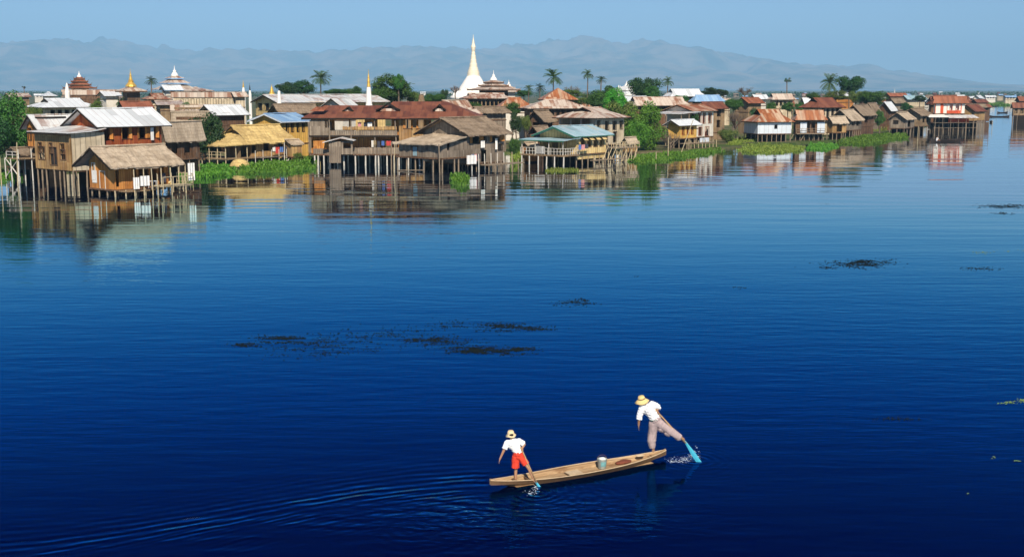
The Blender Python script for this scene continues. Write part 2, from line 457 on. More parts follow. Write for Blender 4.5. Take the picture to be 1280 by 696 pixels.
        s.x0 = min(og, L*.2); s.x1 = L-s.x0
        top = (ze+slope*s.y0 if roof == 'gable' else ze)-thick-.01
        zb = z0 if z0 is not None else (zf if (yf and st) else .1)
        s.top = top; hh = top-zf
        wl = s.x1-s.x0; gl = s.y1-s.y0
        mb = MB()
        def mk(specs, LL):
            out = []
            for a, b, c, d, k in specs:
                if 'r' in k: pass
                out.append((max(.1, a*LL), min(LL-.1, b*LL), zf+c*hh+.002, min(zf+d*hh, top-.03), k))
            return out
        fo = mk(fo, wl); go = mk(go, gl)
        wall_panel(mb, (s.x0, s.y0, 0), (1, 0, 0), (0, -1, 0), wl, zb, top, [q[:4] for q in fo])
        # gable face seen from outside runs from y1 to y0
        wall_panel(mb, (s.x0, s.y1, 0), (0, -1, 0), (-1, 0, 0), gl, zb, top, [q[:4] for q in go])
        wall_panel(mb, (s.x1, s.y1, 0), (-1, 0, 0), (0, 1, 0), wl, zb, top, [])
        wall_panel(mb, (s.x1, s.y0, 0), (0, 1, 0), (1, 0, 0), gl, zb, top, [])
        if roof == 'gable':
            zt = zr-thick-.02
            for x in (s.x0, s.x1):
                yy0, yy1, ym = s.y0, s.y1, W/2
                vs = [(x+e, yy, z) for e in (0, .1 if x == s.x0 else -.1) for yy, z in ((yy0, top), (yy1, top), (ym, zt))]
                mb.add(vs, [(0, 1, 2), (5, 4, 3), (0, 3, 4, 1), (1, 4, 5, 2), (2, 5, 3, 0)])
        s.wall = mb.obj('wall', s.wm, root)
        sm = M[sm] if sm else s.wm
        for q in fo:
            if q[4] != 'o': frame_window(root, (s.x0, s.y0, 0), (1, 0, 0), (0, -1, 0), *q, M[fm], sm, rnd)
        for q in go:
            if q[4] != 'o': frame_window(root, (s.x0, s.y1, 0), (0, -1, 0), (-1, 0, 0), *q, M[fm], sm, rnd)
        if fl and yf:
            f = MB().b2((s.x0-.08, s.y0-.08, zf-.16), (s.x1+.08, s.y1+.08, zf)); f.obj('floor', M['brown'], root)
        if st:
            nx, ny = st
            pts = [(s.x0+.1+(wl-.2)*i/max(1, nx-1), s.y0+.1+(gl-.2)*j/max(1, ny-1)) for i in range(nx) for j in range(ny)]
            stilts(root, pts, zf-.17, rnd=rnd)
            MB().b2((s.x0+.3, s.y1-.5, -.3), (s.x1-.3, s.y1-.42, zf-.17)).obj('underfloor_shade_sheet', M['dark'], root)  # dark sheet added so the space behind the stilts reads as shade
            MB().b2((s.x1-.5, s.y0+1.6, -.3), (s.x1-.42, s.y1-.55, zf-.17)).obj('underfloor_shade_sheet', M['dark'], root)  # same added shade sheet across the far end
    # world px -> local point on front face at pixel x
    def lx(s, px, y=0.0, z=None):
        z = s.ze if z is None else z
        m = Matrix.Translation(s.root.location)@Matrix.Rotation(s.root.rotation_euler[2], 4, 'Z')
        return solve(lambda l: project(*(m@Vector((l-30, y, z))))[0], px, 0, 100)-30
# ---------- camera, world, sun ----------
cam = bpy.data.cameras.new('camera'); cam.sensor_width = 36; cam.lens = 36*F/1280; cam.clip_end = 60000; cam.clip_start = .5
co = bpy.data.objects.new('camera', cam); COL.objects.link(co); co.location = (0, 0, H)
co.rotation_euler = (math.pi/2-TH, 0, 0); scene.camera = co
w = bpy.data.worlds.new('World'); scene.world = w; w.use_nodes = True
sky = w.node_tree.nodes.new('ShaderNodeTexSky'); sky.sky_type = 'NISHITA'; sky.sun_disc = False
sky.sun_elevation = SUN_EL; sky.sun_rotation = math.pi-SUN_AZ; sky.altitude = 3000; sky.air_density = 1.0; sky.dust_density = .0; sky.ozone_density = 6.0
bg = w.node_tree.nodes['Background']; w.node_tree.links.new(sky.outputs[0], bg.inputs[0]); bg.inputs[1].default_value = .075
sl = bpy.data.lights.new('sun', 'SUN'); sl.energy = 5.0; sl.angle = rad(.5); sl.color = (1.0, .89, .73)
so = bpy.data.objects.new('sun', sl); COL.objects.link(so)
sd = Vector((math.sin(SUN_AZ)*math.cos(SUN_EL), -math.cos(SUN_AZ)*math.cos(SUN_EL), math.sin(SUN_EL)))
so.rotation_euler = sd.to_track_quat('Z', 'Y').to_euler(); so.location = (20, -40, 60)
vs = scene.view_settings; vs.view_transform = 'Standard'; vs.look = 'None'; vs.exposure = 0.42; vs.gamma = 1.0; vs.use_curve_mapping = False
scene.cycles.max_bounces = 8; scene.cycles.volume_bounces = 0; scene.cycles.use_denoising = True
scene.cycles.sample_clamp_indirect = 4.0

# ---------- haze ----------
hz = MB().b2((-26000, -300, -3), (26000, 27000, 900)).obj('haze', None)
hm = bpy.data.materials.new('haze_air'); hm.use_nodes = True; nt = hm.node_tree; nt.nodes.clear()
ou = nt.nodes.new('ShaderNodeOutputMaterial'); pv = nt.nodes.new('ShaderNodeVolumePrincipled')
pv.inputs['Color'].default_value = (.34, .65, 1.0, 1); pv.inputs['Density'].default_value = 1.15e-4; pv.inputs['Anisotropy'].default_value = -.2
nt.links.new(pv.outputs[0], ou.inputs['Volume']); hz.data.materials.append(hm); tag(hz, kind='stuff', label='pale blue haze over the lake and the far hills')

# ---------- water ----------
m = bpy.data.materials.new('lake_water'); m.use_nodes = True; nt = m.node_tree; nt.nodes.clear()
out = nt.nodes.new('ShaderNodeOutputMaterial'); mx = nt.nodes.new('ShaderNodeMixShader'); fr = nt.nodes.new('ShaderNodeFresnel'); fr.inputs[0].default_value = 1.34
df = nt.nodes.new('ShaderNodeBsdfDiffuse'); df.inputs[0].default_value = (.0001, .0014, .013, 1)
gl = nt.nodes.new('ShaderNodeBsdfGlossy'); gl.inputs['Color'].default_value = (.78, .93, 1, 1); gl.inputs['Roughness'].default_value = .03
gf = E(nt, fr.outputs[0]); tq = ((gf-.09)*(1/.51)).max(0.0).min(1.0); gc = comb(nt, tq.pow(3.2)*.92, (tq.pow(.88)*1.05).min(.97), (tq*1.9+.48).min(1.0)); nt.links.new(gc, gl.inputs['Color'])
nt.links.new((gf*1.2).min(.96).s, mx.inputs[0]); nt.links.new(df.outputs[0], mx.inputs[1]); nt.links.new(gl.outputs[0], mx.inputs[2]); nt.links.new(mx.outputs[0], out.inputs[0])
tc = nt.nodes.new('ShaderNodeTexCoord'); sp = nt.nodes.new('ShaderNodeSeparateXYZ'); nt.links.new(tc.outputs['Object'], sp.inputs[0])
X, Y, Z = (E(nt, sp.outputs[i]) for i in range(3))
V = tc.outputs['Object']
far = Y.step(40, 130)
near = far*-1.0+1.0
h = nz(nt, comb(nt, X*.45, Y*1.7, 0.0), 1.0, 3, .5)*.015*(near*.74+.26)
h = h+nz(nt, comb(nt, X*.09, Y*.40, 3.0), 1.0, 1, .4)*.032*(far*.6+.4)
h = h+nz(nt, comb(nt, X*.03, Y*.16, 6.0), 1.0, 1, .4)*.035*far
patch = nz(nt, comb(nt, X*.02, Y*.05, 9.0), 1.0, 2, .5).step(.35, .65)
h = h+nz(nt, comb(nt, X*1.3, Y*4.6, 5.0), 1.0, 2, .5)*.005*(patch*.8+.35)*near
A = ground(615, 603)
tx, ty = -.925, -.38; nx_, ny_ = -.38, .925
S = X*-1.0+A.x
D = Y-A.y+S.step(0, 12)*4.6
wob = nz(nt, comb(nt, X*.7, Y*.9, 0.0), 1.0, 2, .5)-.5
brk = nz(nt, comb(nt, X*.45, Y*1.1, 4.0), 1.0, 2, .5).step(.35, .62)
beh = S.step(-.4, .9)
D2 = D+wob*.30
arm = (D2*(2*math.pi/.40)).sin()*((D2.abs()*-1.1).exp())*.012*(brk*.6+.4)
arm2 = ((D2*1.0+S*.16)*(2*math.pi/.27)).sin()*(((D2+.9).abs()*-1.1).exp())*.006*(D2.lt(.3))*brk
arm3 = ((D2*.8-S*.34+wob*.5)*(2*math.pi/.5)).sin()*(((D2+1.7).abs()*-.8).exp())*.008*brk
h = h+(arm+arm2+arm3)*beh*((S*-.07).exp())
for px, py, wl, am, dec in ((515, 662, .34, .004, 1.5), (868, 575, .26, .005, .7), (672, 616, .24, .008, .9), (590, 645, .3, .006, .8), (735, 622, .34, .004, .9)):
    g = ground(px, py); dx = X-g.x; dy = Y-g.y
    r = (dx*dx*1.15+dy*dy).sqrt()+wob*.30
    h = h+(r*(2*math.pi/wl)+wob*1.5).sin()*((r*(-1/dec)).exp())*am*(brk*.8+.2)
g = ground(650, 650); dx = (X-g.x)*.45; dy = Y-g.y
h = h+nz(nt, comb(nt, X*1.6+Y*.8, Y*3.4, 2.0), 1.0, 3, .55)*.055*((dx*dx+dy*dy)*-.35).exp()
bn = nt.nodes.new('ShaderNodeBump'); bn.inputs['Strength'].default_value = 1.0; bn.inputs['Distance'].default_value = 1.0
nt.links.new(h.s, bn.inputs['Height'])
for q in (fr, gl): nt.links.new(bn.outputs[0], q.inputs['Normal'])
wm = MB(); wm.add([(-24000, -250, 0), (24000, -250, 0), (24000, 25000, 0), (-24000, 25000, 0)], [(0, 1, 2, 3)])
wo = wm.obj('water', m); tag(wo, kind='structure')

# ---------- land ----------
SHORE = [(-420, 228), (-60, 219), (60, 214), (232, 205), (380, 199), (480, 192), (640, 191), (700, 187), (800, 191), (905, 186), (930, 183), (1040, 176),
         (1060, 170), (1140, 163), (1165, 155), (1226, 147), (1243, 129.5), (1262, 128), (1300, 128), (1500, 127), (2200, 126)]
pts = [ground(x, y, .25) for x, y in SHORE]
lb = MB()
vs_ = []
for k, p in enumerate(pts):
    vs_ += [(p.x, p.y, -.8), (p.x+.3, p.y+.8, .25)]
n = len(pts); far_ = [(20000, 24500, .25), (-20000, 24500, .25)]
lb.add(vs_, [(2*i, 2*i+2, 2*i+3, 2*i+1) for i in range(n-1)])
top = [vs_[2*i+1] for i in range(n)]+far_
bm_ = bpy.data.meshes.new('ground'); 
from mathutils.geometry import tessellate_polygon
tri = tessellate_polygon([[Vector(p) for p in top]])
lb.add(top, [tuple(t) for t in tri])
m, nt, b, obj, x, y, z, rnd = start('marsh_ground', .95, .1)
a1 = nz(nt, obj, .06, 4, .6); a2 = nz(nt, obj, .9, 4, .6)
c = cmix(nt, a1.step(.4, .6), (.06, .09, .025), (.15, .12, .07)); c = cmix(nt, a2.step(.4, .65)*.6, c, (.025, .055, .012)); setc(nt, b, c)
lo = lb.obj('ground', m); 
for p in lo.data.polygons:
    pass
tag(lo, kind='structure')

# ---------- hills ----------
def ridge_profile(px):
    P = [(-400, 60), (-150, 58), (0, 53), (50, 50), (110, 43), (160, 48), (200, 56), (250, 62), (300, 66), (370, 68), (430, 64), (480, 58), (560, 52), (620, 57), (680, 60),
         (740, 52), (800, 52), (850, 57), (880, 64), (960, 74), (1040, 85), (1120, 96), (1200, 105), (1290, 110), (1500, 110), (1700, 111)]
    for (a, ya), (b, yb) in zip(P, P[1:]):
        if a <= px <= b:
            t = (px-a)/(b-a); t = t*t*(3-2*t)*.5+t*.5; return ya+(yb-ya)*t
    return 111
hb = MB(); NX, NY = 420, 60; D0, D1 = 11500, 21500
for j in range(NY+1):
    yy = D0+(D1-D0)*j/NY
    for i in range(NX+1):
        xx = -13500+27000*i/NX
        t = (yy-D0)/(17000-D0)
        px = 640+F*xx/16600
        peak = (112-ridge_profile(px))/F*17000*.97
        f = max(0, 1-abs(1-t)**1.25*1.02) if t < 1 else max(0, 1-(t-1)*1.3)
        q = Vector((xx*.0007, yy*.0007, .3))
        rn = noise.fractal(q, 1.0, 2.1, 6); rg = 1-abs(noise.fractal(q*1.7+Vector((5, 2, 1)), 1.0, 2.0, 6))*1.5
        zz = peak*f*(.70+.34*rg)+ rn*150*f*min(1, peak/200) + 8
        zz += peak*.08*math.sin(xx*.0013+yy*.0011+rn*3)*f
        hb.v.append((xx, yy, max(-1, zz)))
hb.f = [(j*(NX+1)+i, j*(NX+1)+i+1, (j+1)*(NX+1)+i+1, (j+1)*(NX+1)+i) for j in range(NY) for i in range(NX)]
m, nt, b, obj, x, y, z, rnd = start('hill_scrub', .95, .1)
a1 = nz(nt, obj, .0022, 8, .65)
c = cmix(nt, a1.step(.38, .6), (.02, .045, .022), (.24, .18, .11)); setc(nt, b, c)
ho = hb.obj('hills', m, smooth=True); tag(ho, kind='structure')

# ---------- faint clouds near the top of the hills (outside the haze) ----------
# ---------- vegetation ----------
def crown_mesh(name, mat, seed, n=5200, leaf=.05, flat=.8, clumps=26, open_=.0, cone=0):
    rd = random.Random(seed); mb = MB(); cl = []
    for k in range(clumps):
        while True:
            p = Vector((rd.uniform(-1, 1), rd.uniform(-1, 1), rd.uniform(-.9, 1)))
            if p.length < .95: break
        p = p*(.35+.5*rd.random())/max(.3, p.length)*1.0
        if cone: p.x *= 1-.4*max(0, p.z); p.y *= 1-.4*max(0, p.z)
        cl.append((Vector((p.x, p.y, p.z*flat)), rd.uniform(.2, .42)))
    for k in range(n):
        c, r = cl[rd.randrange(clumps)]
        d = Vector((rd.gauss(0, 1), rd.gauss(0, 1), rd.gauss(0, 1)+.35)).normalized()
        p = c+d*r*(rd.random()**.35)*Vector((1, 1, .8)).length/1.62
        nn = (d+Vector((rd.uniform(-.8, .8), rd.uniform(-.8, .8), rd.uniform(-.2, 1)))).normalized()
        a = nn.orthogonal().normalized(); a = Matrix.Rotation(rd.uniform(0, 6.28), 3, nn)@a; bq = nn.cross(a)
        s = leaf*rd.uniform(.6, 1.3)
        mb.add([p-a*s, p+bq*s*.5+nn*s*.15, p+a*s, p-bq*s*.5+nn*s*.15], [(0, 1, 2, 3)])
    return mb.mesh(name, M[mat])
def twig_mesh(name, mat, seed, n=420):
    rd = random.Random(seed); mb = MB()
    def br(p, d, l, r, lv):
        q = p+d*l; mb.tube(p, q, r, r*.6, 4, caps=False)
        if lv == 0: return
        for _ in range(rd.randint(3, 4)):
            dd = (d+Vector((rd.uniform(-1, 1), rd.uniform(-1, 1), rd.uniform(-.4, .7)))*.75).normalized()
            br(p+d*l*rd.uniform(.5, 1), dd, l*rd.uniform(.55, .85), max(.004, r*.55), lv-1)
    for k in range(6):
        a = rd.uniform(0, 6.28); br(Vector((0, 0, -.8)), Vector((math.cos(a)*.7, math.sin(a)*.7, 1)).normalized(), .55, .035, 4)
    return mb.mesh(name, M[mat])
_cm = {}
def get_crown(kind):
    if kind not in _cm:
        k, s = kind[:-1], int(kind[-1])
        spec = dict(leaf=('leaf', 11000, .05, .85, 40), dark=('leafdark', 10000, .052, .75, 34), yel=('leafyel', 7000, .05, .8, 30), brt=('leafbrt', 14000, .042, 1.0, 60),
                    thin=('leafdark', 1100, .06, .6, 9), dry=('leafbrown', 3800, .028, .85, 26), low=('leaf', 4000, .05, .5, 26))[k]
        _cm[kind] = twig_mesh('crown', 'leafbrown', s*31) if k == 'dry' else crown_mesh('crown', spec[0], s*17+3, spec[1], spec[2], spec[3], spec[4])
    return _cm[kind]
def tree(px, top, bot, wpx, Yd, kind, label, name='tree', cat='tree', group=None, trunk=True):
    Yv = Yd if not isinstance(Yd, str) else yline(float(Yd))
    zt, zb = zat(top, Yv), zat(bot, Yv); zb = max(zb, .3)
    x = xat(px, Yv, (zt+zb)/2); wr = wpx/2*Yv/F; hr = (zt-zb)/2
    t = thing(name, label, cat, (x, Yv, .2), 0, group)
    c = link('crown', get_crown(kind), t, (0, 0, (zt+zb)/2-.2)); c.scale = (wr, wr, hr/.88); c.rotation_euler = (0, 0, R.uniform(0, 6))
    if trunk:
        mb = MB(); zc = (zt+zb)/2-.2; r = .013*(zt)+.06
        mb.path([(0, 0, -.3), (.1, .05, zb*.5), (-.05, 0, zb+hr*.4)], [r, r*.8, r*.55], 8)
        for k in range(6):
            a = k*1.05+R.random(); s = Vector((-.03, 0, zb+R.uniform(-.1, .5)*hr)); e = s+Vector((math.cos(a)*wr*.6, math.sin(a)*wr*.6, hr*R.uniform(.5, 1.1)))
            mb.path([s, (s+e)/2+Vector((0, 0, -.1*hr)), e], [r*.45, r*.3, r*.12], 5)
        mb.obj('trunk', M['bark'], t)
    return t
def palm_mesh(seed, nf=20, L=1.0):
    rd = random.Random(seed); mb = MB()
    for k in range(nf):
        a = k*2.399+rd.uniform(-.2, .2); up = rd.uniform(-.25, 1.25)
        d = Vector((math.cos(a)*math.cos(up), math.sin(a)*math.cos(up), math.sin(up))); pts = []
        p = Vector((0, 0, 0)); dd = d.copy(); l = L*rd.uniform(.85, 1.1)
        for i in range(9):
            pts.append(p.copy()); p = p+dd*l/8; dd = (dd+Vector((0, 0, -.17))).normalized()
        mb.path(pts, [.013*(1-i/9.5) for i in range(9)], 4)
        for i in range(1, 8):
            for q in (0, .5):
                pp = pts[i].lerp(pts[i+1], q) if i < 8 else pts[i]; t = (pts[min(8, i+1)]-pts[i-1]).normalized(); sd_ = t.cross(Vector((0, 0, 1))).normalized()
                ll = .30*math.sin(math.pi*(i+q)/9.2)**.6+.03
                for sg in (-1, 1):
                    tip = pp+sd_*sg*ll*.8+t*ll*.55+Vector((0, 0, -ll*rd.uniform(.15, .55))); w_ = t*.022
                    mb.add([pp-w_, pp+w_, tip+w_*.2, tip-w_*.2], [(0, 1, 2, 3)])
    return mb.mesh('crown', M['palm'])
_pm = [palm_mesh(5, 22), palm_mesh(9, 17), palm_mesh(14, 26)]
def palm(px, top, ctr, wpx, Yd, v, label, base=None, lean=.3):
    zc, zt = zat(ctr, Yd), zat(top, Yd); r = wpx/2*Yd/F
    x = xat(px, Yd, zc); t = thing('palm_tree', label, 'palm tree', (x, Yd, .2)); zc -= .2
    c = link('crown', _pm[v], t, (0, 0, zc)); c.scale = (r, r, max(r*.9, (zt-.2-zc)*1.15)); c.rotation_euler = (0, 0, R.uniform(0, 6))
    mb = MB(); mb.path([(-lean, 0, -.3), (-lean*.6, 0, zc*.4), (0, 0, zc)], [.22, .15, .11], 8); mb.obj('trunk', M['bark'], t)
    return t

def mat_of_plants(name, poly, n, mat, label, hgt=.6, leaf=.16, Yspread=None, edge=.25):
    """clumpy marsh plants over the area inside a polygon measured on the water plane"""
    P = [ground(a, b_) for a, b_ in poly]; rd = random.Random(int(poly[0][0]*3)); mb = MB()
    xs = [p.x for p in P]; ys = [p.y for p in P]
    def ins(x, y):
        c = False; j = len(P)-1
        for i in range(len(P)):
            if (P[i].y > y) != (P[j].y > y) and x < (P[j].x-P[i].x)*(y-P[i].y)/(P[j].y-P[i].y)+P[i].x: c = not c
            j = i
        return c
    k = 0; tries = 0
    while k < n and tries < n*20:
        tries += 1; x = rd.uniform(min(xs), max(xs)); y = rd.uniform(min(ys), max(ys))
        jx = noise.noise(Vector((x*.9, y*.9, 1)))*1.2; jy = noise.noise(Vector((x*.9, y*.9, 7)))*2.0
        if not ins(x+jx, y+jy) or noise.noise(Vector((x*.22, y*.30, 21)))+.35*noise.noise(Vector((x*.9, y*.9, 2))) < -.14: continue
        q = noise.noise(Vector((x*.35, y*.35, 4)))*.5+.6; q2 = noise.noise(Vector((x*1.4, y*1.4, 14)))*.5+.5
        hh = hgt*q*(.4+q2)*rd.uniform(.3, 1.1)
        a = rd.uniform(0, 6.28); tl = rd.uniform(.2, .9); d = Vector((math.cos(a)*tl, math.sin(a)*tl, 1)).normalized(); s = leaf*rd.uniform(.6, 1.2)
        p = Vector((x, y, max(.02, hh-.1))); sd_ = Vector((-math.sin(a), math.cos(a), 0))*s*.5
        mb.add([p-sd_, p+sd_, p+sd_*.3+d*s*1.5, p-sd_*.3+d*s*1.5], [(0, 1, 2, 3)])
        if rd.random() < .35:
            mb.add([(x-.03, y, -.05), (x+.03, y, -.05), (x+.02+d.x*.1, y, hh), (x-.02+d.x*.1, y, hh)], [(0, 1, 2, 3)])
        k += 1
    o = mb.obj(name, M[mat]); return tag(o, label, 'marsh plants', kind='stuff')

def weed(blobs, n, label, mat, seed, size=.10):
    rd = random.Random(seed); mb = MB(); size *= .55
    for (px, py, wx, wy, k) in blobs:
        for _ in range(int(k*2.4)):
            g = ground(px+rd.gauss(0, 1)*wx*.45, py+rd.gauss(0, 1)*wy*.42)
            if noise.noise(Vector((g.x*.9, g.y*2.2, seed)))+.5*noise.noise(Vector((g.x*3, g.y*6, seed))) < -.06+rd.uniform(-.15, .15): continue
            a = rd.gauss(0, .5); s = size*rd.uniform(.3, 1.5); d = Vector((math.cos(a), math.sin(a), 0))*s; e = Vector((-math.sin(a), math.cos(a), 0))*s*.3
            z = Vector((0, 0, .006+rd.random()*.008)); up = Vector((0, 0, rd.uniform(0, .02)))
            mb.add([g-d+z, g+e+z+up, g+d+z, g-e+z], [(0, 1, 2, 3)])
    o = mb.obj('floating_weed', M[mat]); return tag(o, label, 'water weed', kind='stuff')
M['weed'] = m_plain('dark_water_weed', (.006, .010, .012), .9, .03, dirt=.2)
M['weedg'] = m_plain('green_water_weed', (.12, .19, .04), .8, dirt=.7, sc=4)
weed([(352, 424, 38, 5, 420), (308, 431, 26, 3, 130), (385, 428, 40, 8, 150), (400, 436, 80, 14, 300), (480, 420, 90, 14, 260)], 0, 'dark tangled weed patch floating left of centre', 'weed', 3)
weed([(545, 426, 50, 6, 380), (590, 437, 44, 5, 420), (625, 440, 50, 4, 420), (650, 437, 20, 3, 200)], 0, 'dark weed streaks floating on the water at the centre', 'weed', 5)
weed([(628, 409, 34, 6, 450), (672, 411, 26, 4, 130), (570, 406, 40, 6, 110)], 0, 'small dark weed patch just above the central streaks', 'weed', 8)
weed([(720, 379, 26, 4, 150), (730, 375, 12, 2, 60)], 0, 'small dark weed streak right of the centre of the lake', 'weed', 12)
weed([(1075, 330, 48, 6, 520), (1090, 327, 24, 3, 220), (1035, 334, 16, 3, 80)], 0, 'long dark weed patch on the right part of the lake', 'weed', 15, .14)
weed([(1258, 258, 36, 3, 420), (1252, 267, 16, 2, 60)], 0, 'dark weed line on the water below the right end of the village', 'weed', 18, .2)
weed([(1228, 316, 14, 2, 30), (1272, 314, 18, 2, 40)], 0, 'yellowish weed bits near the right edge of the water', 'weedg', 21, .12)
weed([(1225, 336, 26, 3, 110), (925, 360, 12, 2, 20)], 0, 'faint dark weed bits right of the long patch', 'weed', 23, .11)
weed([(1262, 503, 20, 2.5, 40), (1278, 500, 10, 3, 30)], 0, 'green floating plants at the right edge beyond the boat', 'weedg', 25, .06)
weed([(1243, 572, 4, 2, 3), (1271, 576, 5, 2, 4), (1210, 617, 4, 2, 2)], 0, 'few pale floating bits at the lower right edge', 'weedg', 27, .05)
weed([(1120, 524, 40, 3, 70), (795, 346, 3, 2, 8), (363, 462, 3, 1, 6)], 0, 'faint submerged weed on the open water right of the rower', 'weed', 29, .06)
def wins(n, a=.08, b=.92, z0=.35, z1=.78, k='w', wd=.5):
    st = (b-a)/n; return tuple((a+st*i+st*(1-wd)/2, a+st*i+st*(1+wd)/2, z0, z1, k) for i in range(n))
STILT = 'stilt houses along the waterfront'
# ===== left end =====
h = House('stilt_house', 'orange plank stilt house with bluish tin roof at the far left beside the leafy tree', 'house', (24, 50, 103), 226, 184, 162, 144, fo=wins(3), go=((.1, .35, .3, .85, 'w'), (.5, .7, 0, .85, 'd')), wm='orange', rm='tin_spot', st=(3, 2), oe=.6, og=.6)
mb = MB(); sk = h; zz = lambda q: sk.ze+.1+(sk.zr-sk.ze)*(q/(sk.W/2))
mb.slab([(sk.L*.12, sk.W*.36, zz(sk.W*.36)), (sk.L*.8, sk.W*.36, zz(sk.W*.36)), (sk.L*.8, sk.W*.40, zz(sk.W*.40)), (sk.L*.12, sk.W*.40, zz(sk.W*.40))], .04); mb.obj('roof_strip', M['dark'], h.roof)
# open staircase scaffold in front of its gable
mb = MB(); x0 = -2.0
for i, yy in enumerate((h.y0+.2, h.y0+1.6, h.y0+3.0)):
    stilts(h.root, [(x0, yy), (x0+1.6, yy)], h.zf-1.3 if i else h.zf-.2, r=.07, mat='palepost')
railing(h.root, (x0, h.y0, 0), (x0, h.y1, 0), h.zf-1.2, .7, 'palepost')
mb.b2((x0-.1, h.y0, h.zf-1.32), (h.x0-.09, h.y1, h.zf-1.2)); mb.obj('porch_floor', M['tan'], h.root)
for (a, b_) in (((x0, h.y0, .4), (x0, h.y0+3, h.zf-1.2)), ((x0, h.y0+3, .4), (x0, h.y0, h.zf-1.2))):
    MB().tube(a, b_, .06, n=6).obj('brace', M['palepost'], h.root)

h = House('shed', 'low dark roofed plank shed under the tree at the left edge', 'shed', (2, 27, 60), 225, 211, 193, 185, rz=40, wm='brown', rm='th_brown', st=(3, 2), oe=.4, og=.4, go=((.3, .6, 0, .8, 'o'),))

h = House('stilt_house', 'large two storey red brown house with pale tin roof behind the front thatched cottage', 'house', (75, 125, 215), 233, 203, 158.5, 136, fo=((.03, .13, .58, .86, 's'), (.34, .44, .58, .88, 's'), (.62, .72, .58, .88, 's'), (.80, .90, .58, .88, 's'), (.1, .2, 0, .4, 'd'), (.5, .6, .1, .38, 'w')), wm='red', rm='tin', st=(4, 2), oe=.75, og=.9, sm='orange')
zn = zat(213.5, h.root.location.y-2.0)
# annex in front of the gable: lean-to with its own walls and rusty tin roof
aw = h.W*.98; ad = 3.1; az = zat(168, h.root.location.y-2.0); a_hi = h.ze-.15
A_ = MB(); xo = -ad
ops = [(aw*.10, aw*.2, az-2.0, az-1.0), (aw*.42, aw*.5, az-2.0, az-1.0), (aw*.72, aw*.84, az-2.0, az-1.0), (aw*.10, aw*.28, zn+.4+.6, zn+.4+1.9), (aw*.42, aw*.62, zn+.4+.1, zn+.4+1.9), (aw*.72, aw*.86, zn+.4+.7, zn+.4+1.7)]
wall_panel(A_, (xo, aw, 0), (0, -1, 0), (-1, 0, 0), aw, zn, az, ops)
A_.obj('annex_wall', M['mat'], h.root)
for q in ops: frame_window(h.root, (xo, aw, 0), (0, -1, 0), (-1, 0, 0), *q, 'w' if q[2] > zn+.8 else 'm', M['brown'], M['brown'], R)
A_ = MB(); wall_panel(A_, (xo+.12, .12, 0), (1, 0, 0), (0, -1, 0), ad+h.x0-.14, zn, az+.12, []); A_.obj('annex_side_wall', M['cream'], h.root); A_ = MB()
wall_panel(A_, (h.x0-.02, aw-.12, 0), (-1, 0, 0), (0, 1, 0), ad+h.x0-.14, zn, az+.12, []); A_.obj('annex_side_wall', M['cream'], h.root)
mb = MB(); mb.gslab((xo-.6, -.35, az+.12), (h.x0-.03, -.35, a_hi-.05), (h.x0-.03, aw+.4, a_hi+.2), (xo-.6, aw+.4, az+.2), .07, 8, 10, .012, R)
mb.obj('annex_roof', M['tin_spot'], h.root)
MB().b2((xo-.62, -.38, az-.08), (xo-.54, aw+.42, az+.12)).obj('fascia', M['dark'], h.root)
stilts(h.root, [(xo+.15, .1+(aw-.2)*i/4) for i in range(5)]+[(xo+1.8, .1), (xo+1.8, aw*.5)], zn)
MB().b2((xo+.2, .2, zn-.15), (h.x0, aw-.2, zn-.01)).obj('annex_floor', M['brown'], h.root)
mb = MB(); mb.b2((h.L*.735, h.y0-.3, h.zf+(h.top-h.zf)*.52), (h.L*.775, h.y0-.24, h.zf+(h.top-h.zf)*.86)); tag(mb.obj('laundry', M['cloth'], None), 'white shirt hung to dry at the upper window of the red brown house', 'laundry')
bpy.data.objects['laundry'].matrix_world = Matrix.Translation(h.root.location)@Matrix.Rotation(h.root.rotation_euler[2], 4, 'Z')

h = cot = House('thatched_cottage', 'small front cottage with grey thatched roof and orange plank gable, nearest the water', 'house', (90, 139, 231), 247, 239, 209.5, 184, fo=((.02, .08, .1, .75, 'o'), (.34, .4, .05, .8, 'o'), (.44, .62, 0, .98, 'o'), (.65, .78, 0, .98, 'o'), (.81, .92, 0, .98, 'o')), go=((.42, .62, 0, .62, 'd'), (.12, .24, .3, .9, 'w')), wm='orange', rm='th_grey', st=(6, 4), oe=1.1, og=1.15, fm='palepost')
MB().b2((h.x0-.05, h.y1-(h.y1-h.y0)*.3, h.zf+.5), (h.x0-.02, h.y1-(h.y1-h.y0)*.12, h.zf+1.7)).obj('notice_board', M['cloth'], h.root)
# side wall lattice, deck and rails
y_d = h.y0-2.0
mb = MB(); mb.b2((h.x0+h.L*.04, y_d+.8, h.zf-.22), (h.L*.5, h.y0-.09, h.zf-.1)); mb.obj('front_deck', M['tan'], h.root)
mb = MB()
for i in range(7): mb.b2((h.L*.56+.0, y_d-.6+i*.34, .75), (h.L*.97, y_d-.6+i*.34+.2, .83))
mb.obj('landing_platform', M['bamboo'], h.root)
railing(h.root, (h.L*.56, y_d-.7, 0), (h.L*.97, y_d-.7, 0), .2, 1.5, 'bamboo', step=1.0)
railing(h.root, (h.L*.97, y_d-.7, 0), (h.L*.97, y_d+2.0, 0), .2, 1.7, 'bamboo', step=.8)
stilts(h.root, [(h.L*(.06+.13*i), y_d+.9) for i in range(4)], h.zf-.0, r=.07, mat='bamboo')
stilts(h.root, [(h.L*(.30+.12*i), y_d+.7) for i in range(6)], h.ze-.3, r=.06, mat='bamboo')
stilts(h.root, [(h.L*(.5+.095*i), y_d-.6+(i % 2)*1.3) for i in range(6)], 2.0, r=.05, mat='bamboo')
